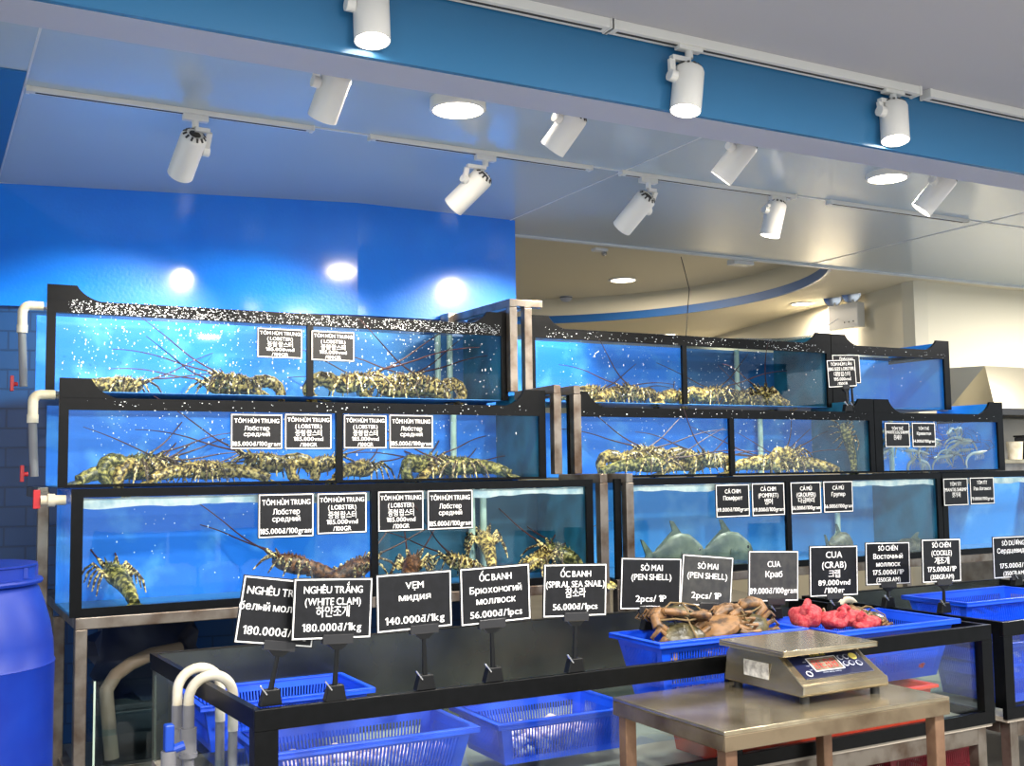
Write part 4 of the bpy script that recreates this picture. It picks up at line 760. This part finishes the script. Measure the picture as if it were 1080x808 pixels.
# ---------------------------------------------------------------- ceiling fittings
def rail(xa, xb, y, label, w_=.036, h=.02):
    t = thing('light_track', label, 'light track', (xa, y, CZ), 'ceiling light tracks')
    MB().box(xa, xb, y - w_ / 2, y + w_ / 2, CZ - h, CZ).build('track_body', M['white'], t, bevel=.002)
    MB().box(xa + .02, xb - .02, y - .006, y + .006, CZ - h - .0012, CZ - h + .0002).build('track_slot', M['grille'], t)
    for x in (xa - .012, xb): MB().box(x, x + .012, y - w_ / 2 - .002, y + w_ / 2 + .002, CZ - h - .002, CZ).build('end_cap', M['white'], t)
YM = 4.36; X_ = lambda px, py, y: at(px, py, Y=y).x
xm = lambda px, py: at(px, py, Z=CZ - .01).x
rail(xm(32, 92), xm(330, 134), YM, 'white ceiling track over the tanks, leftmost piece'); rail(xm(392, 145), xm(620, 178), YM, 'white ceiling track over the tanks, second piece'); rail(xm(655, 183), xm(832, 209), YM, 'white ceiling track over the tanks, third piece'); rail(xm(876, 213), xm(1018, 233), YM, 'white ceiling track over the tanks, rightmost piece')
YT = 2.885
rail(1.1, xm(635, 28), YT, 'white track along the beam top, left piece', .05, .032); rail(xm(640, 29), 3.35, YT, 'white track along the beam top, middle piece', .05, .032); rail(3.42, 4.6, YT, 'white track along the beam top, right piece', .05, .032); rail(.6, 5.6, 3.36, 'hidden ceiling track behind the beam')
def track_light(label, y, top, bot, away, lit, power, mount_px=None, diam=.105, arm=-1, toward=0, angle=75):
    a = at(*top, Y=y); c = at(*bot, Y=y); c = c + V((0, away, 0)); d = (c - a).normalized(); L = (c - a).length
    L = min(L, .225); c = a + d * L; r = diam / 2; mid = a.lerp(c, .35)
    mx = mount_px if mount_px is not None else a.x
    t = thing('track_spotlight', label, 'spotlight', (mx, y, CZ - .02), 'white track spotlights')
    MB().box(mx - .05, mx + .05, y - .016, y + .016, CZ - .045, CZ - .02).build('adapter', M['white'], t, bevel=.003)
    side = V((arm, 0, 0)); side = (side - d * side.dot(d)).normalized(); j = mid + side * (r + .013); up = V((j.x, y, CZ - .085))
    m = MB().cyl((mx, y, CZ - .045), (mx, y, CZ - .07), .014, n=12).bar((mx, y, CZ - .078), up + V((0, 0, .007)), .022, .016).bar(up, j, .022, .014, up=(0, 1, 0)).cyl(j + side * .012, j - side * .014, .02, n=16); m.build('bracket', M['white'], t, smooth=30)
    MB().lathe([(0, .004), (r * .55, .004), (r * .62, 0), (r * .92, .012), (r, .022), (r, L), (r * .94, L), (r * .9, L - .015), (r * .9, L - .02), (0, L - .02)], a, 32, d).build('housing', M['white'], t, smooth=35)
    m = MB(); q = d.to_track_quat('Z', 'Y')
    for k in range(12):
        an = k * math.pi / 6; p1 = a + q @ V((r * .66 * math.cos(an), r * .66 * math.sin(an), -.001)); p2 = a + q @ V((r * .9 * math.cos(an), r * .9 * math.sin(an), .011)); m.bar(p1, p2, .008, .004, up=d)
    m.lathe([(r * .45, .0025), (r * .3, .001), (0, .001)], a, 20, d); m.build('vent_slots', M['grille'], t)
    MB().lathe([(r * .88, L - .012), (r * .88, L - .008), (0, L - .006)], a, 28, d).build('lens', M['glow'] if lit else M['dim'], t)
    if power: lamp('spot_lamp', 'SPOT', a + d * (L + .012), power, NEUT if y < 3 else WARM, d, t, .035, angle, .6)
    return t
track_light('lit track spotlight cut by the top edge, leftmost on the beam', YT, (391, -8), (390, 46), -.02, 1, P_FRONT, angle=110)
track_light('lit track spotlight at the middle of the beam', YT, (727, 70), (721, 118), -.01, 1, P_FRONT, angle=110)
track_light('lit track spotlight at the right of the beam', YT, (942, 108), (940, 150), -.02, 1, P_FRONT, angle=110)
track_light('vented spotlight at the left over the tanks', YM, (206, 141), (199, 174), .16, 1, P_MID, arm=1)
track_light('vented spotlight tilted left near the end of the blue wall', YM, (512, 184), (492, 211), .14, 1, P_MID)
track_light('vented spotlight over the middle tanks, third in its row', YM, (684, 206), (675, 234), .16, 1, P_MID, arm=1)
track_light('plain-sided spotlight rightmost in the row over the tanks', YM, (820, 212), (816, 248), .03, 1, P_MID, arm=-1)
for lab, a, c in (('grey spotlight behind the beam, farthest left', (358, 74), (350, 116)), ('grey spotlight behind the beam left of the middle lamp', (610, 118), (597, 150)), ('grey spotlight behind the beam right of the middle lamp', (791, 148), (777, 182)), ('grey spotlight behind the beam, farthest right', (1002, 184), (990, 217))):
    track_light(lab, 3.36, a, c, .10, 1, P_BEHIND, diam=.10)
def downlight(label, px, py, r, drop, power, mt='glowd'):
    p = at(px, py, Z=CZ - drop); t = thing('downlight', label, 'ceiling light', (p.x, p.y, CZ), 'round ceiling downlights')
    MB().lathe([(r * 1.12, 0), (r * 1.12, -drop * .9), (r * 1.06, -drop), (r * 1.0, -drop), (r * 1.0, -drop * .85), (0, -drop * .85)], (p.x, p.y, CZ), 40).build('housing', M['white'], t, smooth=35)
    MB().lathe([(r * .99, -drop * .86), (r * .99, -drop * .98), (r * .6, -drop * 1.04), (0, -drop * 1.06)], (p.x, p.y, CZ), 36).build('diffuser', M[mt], t, smooth=40)
    lamp('downlight_lamp', 'AREA', (p.x, p.y, CZ - drop * 1.25), power, WARM, (0, 0, -1), t, r * 1.6)
downlight('round surface downlight over the left tanks', 483, 117, .098, .045, P_DOWN); downlight('round surface downlight over the right tanks', 936, 189, .092, .03, P_DOWN)
def far_light(label, px, py, z, r, power):
    p = at(px, py, Z=z); t = thing('downlight', label, 'ceiling light', (p.x, p.y, z), 'round ceiling downlights')
    MB().lathe([(r * 1.2, 0), (r * 1.2, -.008), (r, -.01), (r, -.004), (0, -.004)], (p.x, p.y, z), 28).build('ring', M['white'], t); MB().lathe([(r * .98, -.005), (0, -.009)], (p.x, p.y, z), 28).build('diffuser', M['glowd'], t)
    lamp('downlight_lamp', 'AREA', (p.x, p.y, z - .03), power, WARM, (0, 0, -1), t, r * 1.8)
far_light('recessed downlight inside the round ceiling recess', 657, 295, CZ + .238, .11, P_FAR); far_light('recessed downlight by the right rim of the round recess', 846, 320, CZ, .09, P_FAR); far_light('recessed downlight low over the middle tank rim', 703, 353, CZ, .10, P_FAR)
# unseen fill lamps, added on the ceiling behind and beside the camera
for k, (x, y, pw) in enumerate([(-.6, .6, 1), (1.2, .9, 1), (3.0, .9, 1), (.3, -1.6, 1), (2.6, -1.6, 1), (4.8, .6, 1), (6.7, 3.9, .9), (8.2, 4.6, .9)]):
    t = thing('shop_downlight', 'round ceiling downlight of the shop, outside the view of the tanks', 'ceiling light', (x, y, CZ), 'shop ceiling downlights')
    MB().lathe([(.13, 0), (.13, -.03), (.115, -.034), (.115, -.025), (0, -.025)], (x, y, CZ), 32).build('housing', M['white'], t); MB().lathe([(.113, -.027), (0, -.034)], (x, y, CZ), 32).build('diffuser', M['glow'], t)
    lamp('downlight_lamp', 'AREA', (x, y, CZ - .05), P_SHOP * pw, NEUT, (0, 0, -1), t, .22)
p = at(597, 313, Z=CZ + .24); t = thing('smoke_detector', 'small round detector on the ceiling inside the recess', 'detector', (p.x, p.y, CZ + .24)); MB().lathe([(.06, 0), (.06, -.02), (.045, -.04), (.02, -.05), (0, -.05)], p, 24).build('body', M['greyb'], t, smooth=40); MB().lathe([(.061, -.006), (.061, -.014), (.058, -.014), (.058, -.006)], p, 24).build('vent_ring', M['grille'], t)
p = at(635, 261, Z=CZ); p.y = max(p.y, 5.9); t = thing('ceiling_sensor', 'small twin-lens sensor under the edge of the grey ceiling, left one', 'sensor', (p.x, p.y, CZ)); MB().box(p.x - .05, p.x + .05, p.y, p.y + .06, CZ - .022, CZ).build('body', M['white'], t, bevel=.006); MB().lathe([(.018, 0), (.018, -.02), (0, -.03)], (p.x + .035, p.y + .03, CZ - .022), 16).build('lens', M['chrome'], t)
p = at(788, 276, Z=CZ - .02); p.y = max(p.y, 5.9); t = thing('ceiling_sensor', 'flat white box under the edge of the grey ceiling, right one', 'sensor', (p.x, p.y, CZ)); MB().box(p.x - .09, p.x + .09, p.y, p.y + .08, CZ - .035, CZ).build('body', M['white'], t, bevel=.004); MB().box(p.x - .06, p.x + .06, p.y - .001, p.y + .03, CZ - .037, CZ - .035).build('cover', M['glow'] if 0 else M['dim'], t)
# twin-head emergency light on the right wall
y = min((6.3 + .02 * k for k in range(60)), key=lambda q: abs(at(903, 333, Y=q).x - 7.1 - .25 * (q - 6.9))); p = at(903, 333, Y=y); x = p.x - .075; t = thing('emergency_light', 'twin-head white emergency light on the cream wall', 'emergency light', (x, y, p.z))
MB().box(x - .085, x, y - .17, y + .17, p.z - .12, p.z + .09).build('box', M['white'], t, bevel=.006); MB().bar((x + .055, y - .05, p.z), (x, y - .05, p.z), .06, .1).build('wall_plate', M['white'], t)
for dy in (-.09, .12):
    MB().bar((x - .045, y + dy, p.z + .09), (x - .045, y + dy, p.z + .12), .03).build('neck', M['white'], t)
    MB().lathe([(.02, .06), (.05, .05), (.085, .01), (.088, -.005), (.08, -.01), (.05, -.003), (0, 0)], (x - .07, y + dy, p.z + .17), 24, (.85, .35, .25)).build('lamp_head', M['chrome'], t, smooth=40)
m = MB()
for k in range(3): m.cyl((x - .086, y - .12 + .05 * k, p.z - .07), (x - .0845, y - .12 + .05 * k, p.z - .07), .007, n=10)
m.build('indicator', M['grille'], t)
pts = [at(889, 333, Y=7.0), at(872, 344, Y=6.6), at(858, 352, Y=6.0), at(850, 360, Y=5.3)]; tag(MB().tube(pts, .003, 5).build('power_cable', M['greyb'], org=pts[0]), 'thin grey cable running down from the emergency light', 'cable')
pts = [V((at(718, 262, Y=6.0).x, 6.0, CZ))] + [at(722, 285, Y=6.0), at(727, 305, Y=6.0), at(725, 330, Y=5.9), at(723, 366, Y=5.34)]; tag(MB().tube(pts, .003, 5).build('hanging_wire', M['dark'], org=pts[0]), 'thin wire hanging from the ceiling edge to the middle top tank', 'wire')
# sheet of plastic lying on the top middle tank near its right end
a = at(800, 362, Y=5.0); m = MB(); vs = [(4.1 + .62 * i / 8, 4.86 + .4 * j / 4, 2.034 + .05 * (i / 8) ** 2 * (1 - j / 4) + .012 * noise.noise(V((i, j, 0)))) for j in range(5) for i in range(9)]
tag(m.add(vs + [(x, y, z + .003) for x, y, z in vs], [(j * 9 + i, j * 9 + i + 1, j * 9 + i + 10, j * 9 + i + 9) for j in range(4) for i in range(8)] + [(45 + j * 9 + i, 45 + j * 9 + i + 1, 45 + j * 9 + i + 10, 45 + j * 9 + i + 9) for j in range(4) for i in range(8)]).build('plastic_sheet', glassy('plastic_film', (.8, .84, .82), .3, .2), org=(4.4, 5.0, 2.03)), 'crumpled clear plastic sheet on the rim of the top middle tank', 'sheet')
# kitchen things at the far right
t = thing('range_hood', 'stainless range hood on the wall at the far right', 'range hood', (7.7, 5.98, 1.75)); a, c = at(1002, 398, Y=5.95), at(1092, 383, Y=5.95); zt_, zb_ = (a.z + c.z) / 2 + .0, at(1030, 430, Y=5.55).z
xa, xb = a.x, a.x + 2.2
MB().add([(xa, 5.99, zb_), (xa, 5.99, zt_), (xb, 5.99, zt_), (xb, 5.99, zb_), (xa, 5.55, zb_), (xa + .12, 5.72, zt_), (xb, 5.72, zt_), (xb, 5.55, zb_)], [(0, 1, 2, 3), (4, 7, 6, 5), (0, 4, 5, 1), (3, 2, 6, 7), (1, 5, 6, 2), (0, 3, 7, 4)]).build('canopy', M['hood'], t)
MB().box(xa - .01, xb, 5.54, 5.99, zb_ - .05, zb_ - .002).build('lip', M['dark'], t);  # dark slab stands in for the shadow under the hood
struct(MB().box(6.95, 11, 5.97, 5.999, .0, zb_ - .06).build('wall_right_tiles', M['tilew']))
t = thing('work_counter', 'steel counter under the hood behind the tanks', 'counter', (7.8, 5.7, 0)); MB().box(7.0, 9.6, 5.42, 5.96, 1.30, 1.33).build('worktop', M['stain'], t, bevel=.003); MB().box(7.02, 9.58, 5.45, 5.95, .1, 1.30).build('cabinet', M['steeld'], t); MB().box(7.05, 9.5, 5.48, 5.95, 0, .1).build('plinth', M['dark'], t)
p = at(1071, 488, Y=5.55); 
tag(MB().lathe([(.05, 0), (.06, .13), (.063, .135), (.058, .135), (.05, .01), (0, .01)], (p.x, 5.55, 1.331), 24).build('cup', M['wpipe'], org=(p.x, 5.55, 1.331), smooth=40), 'cream cup on the counter under the range hood', 'cup')
t = thing('black_box', 'small black box on the counter beside the cream cup', 'box', (p.x + .2, 5.55, 1.33)); MB().box(p.x + .09, p.x + .40, 5.48, 5.62, 1.331, 1.50).build('body', M['dark'], t, bevel=.006); MB().box(p.x + .085, p.x + .405, 5.475, 5.625, 1.501, 1.515).build('lid', M['blackp'], t, bevel=.003)
# flat steel strap bracing leaning behind the right bottom tank
for o in list(bpy.data.objects):
    if o.type == 'EMPTY' and o.get('label') == '': bpy.data.objects.remove(o)
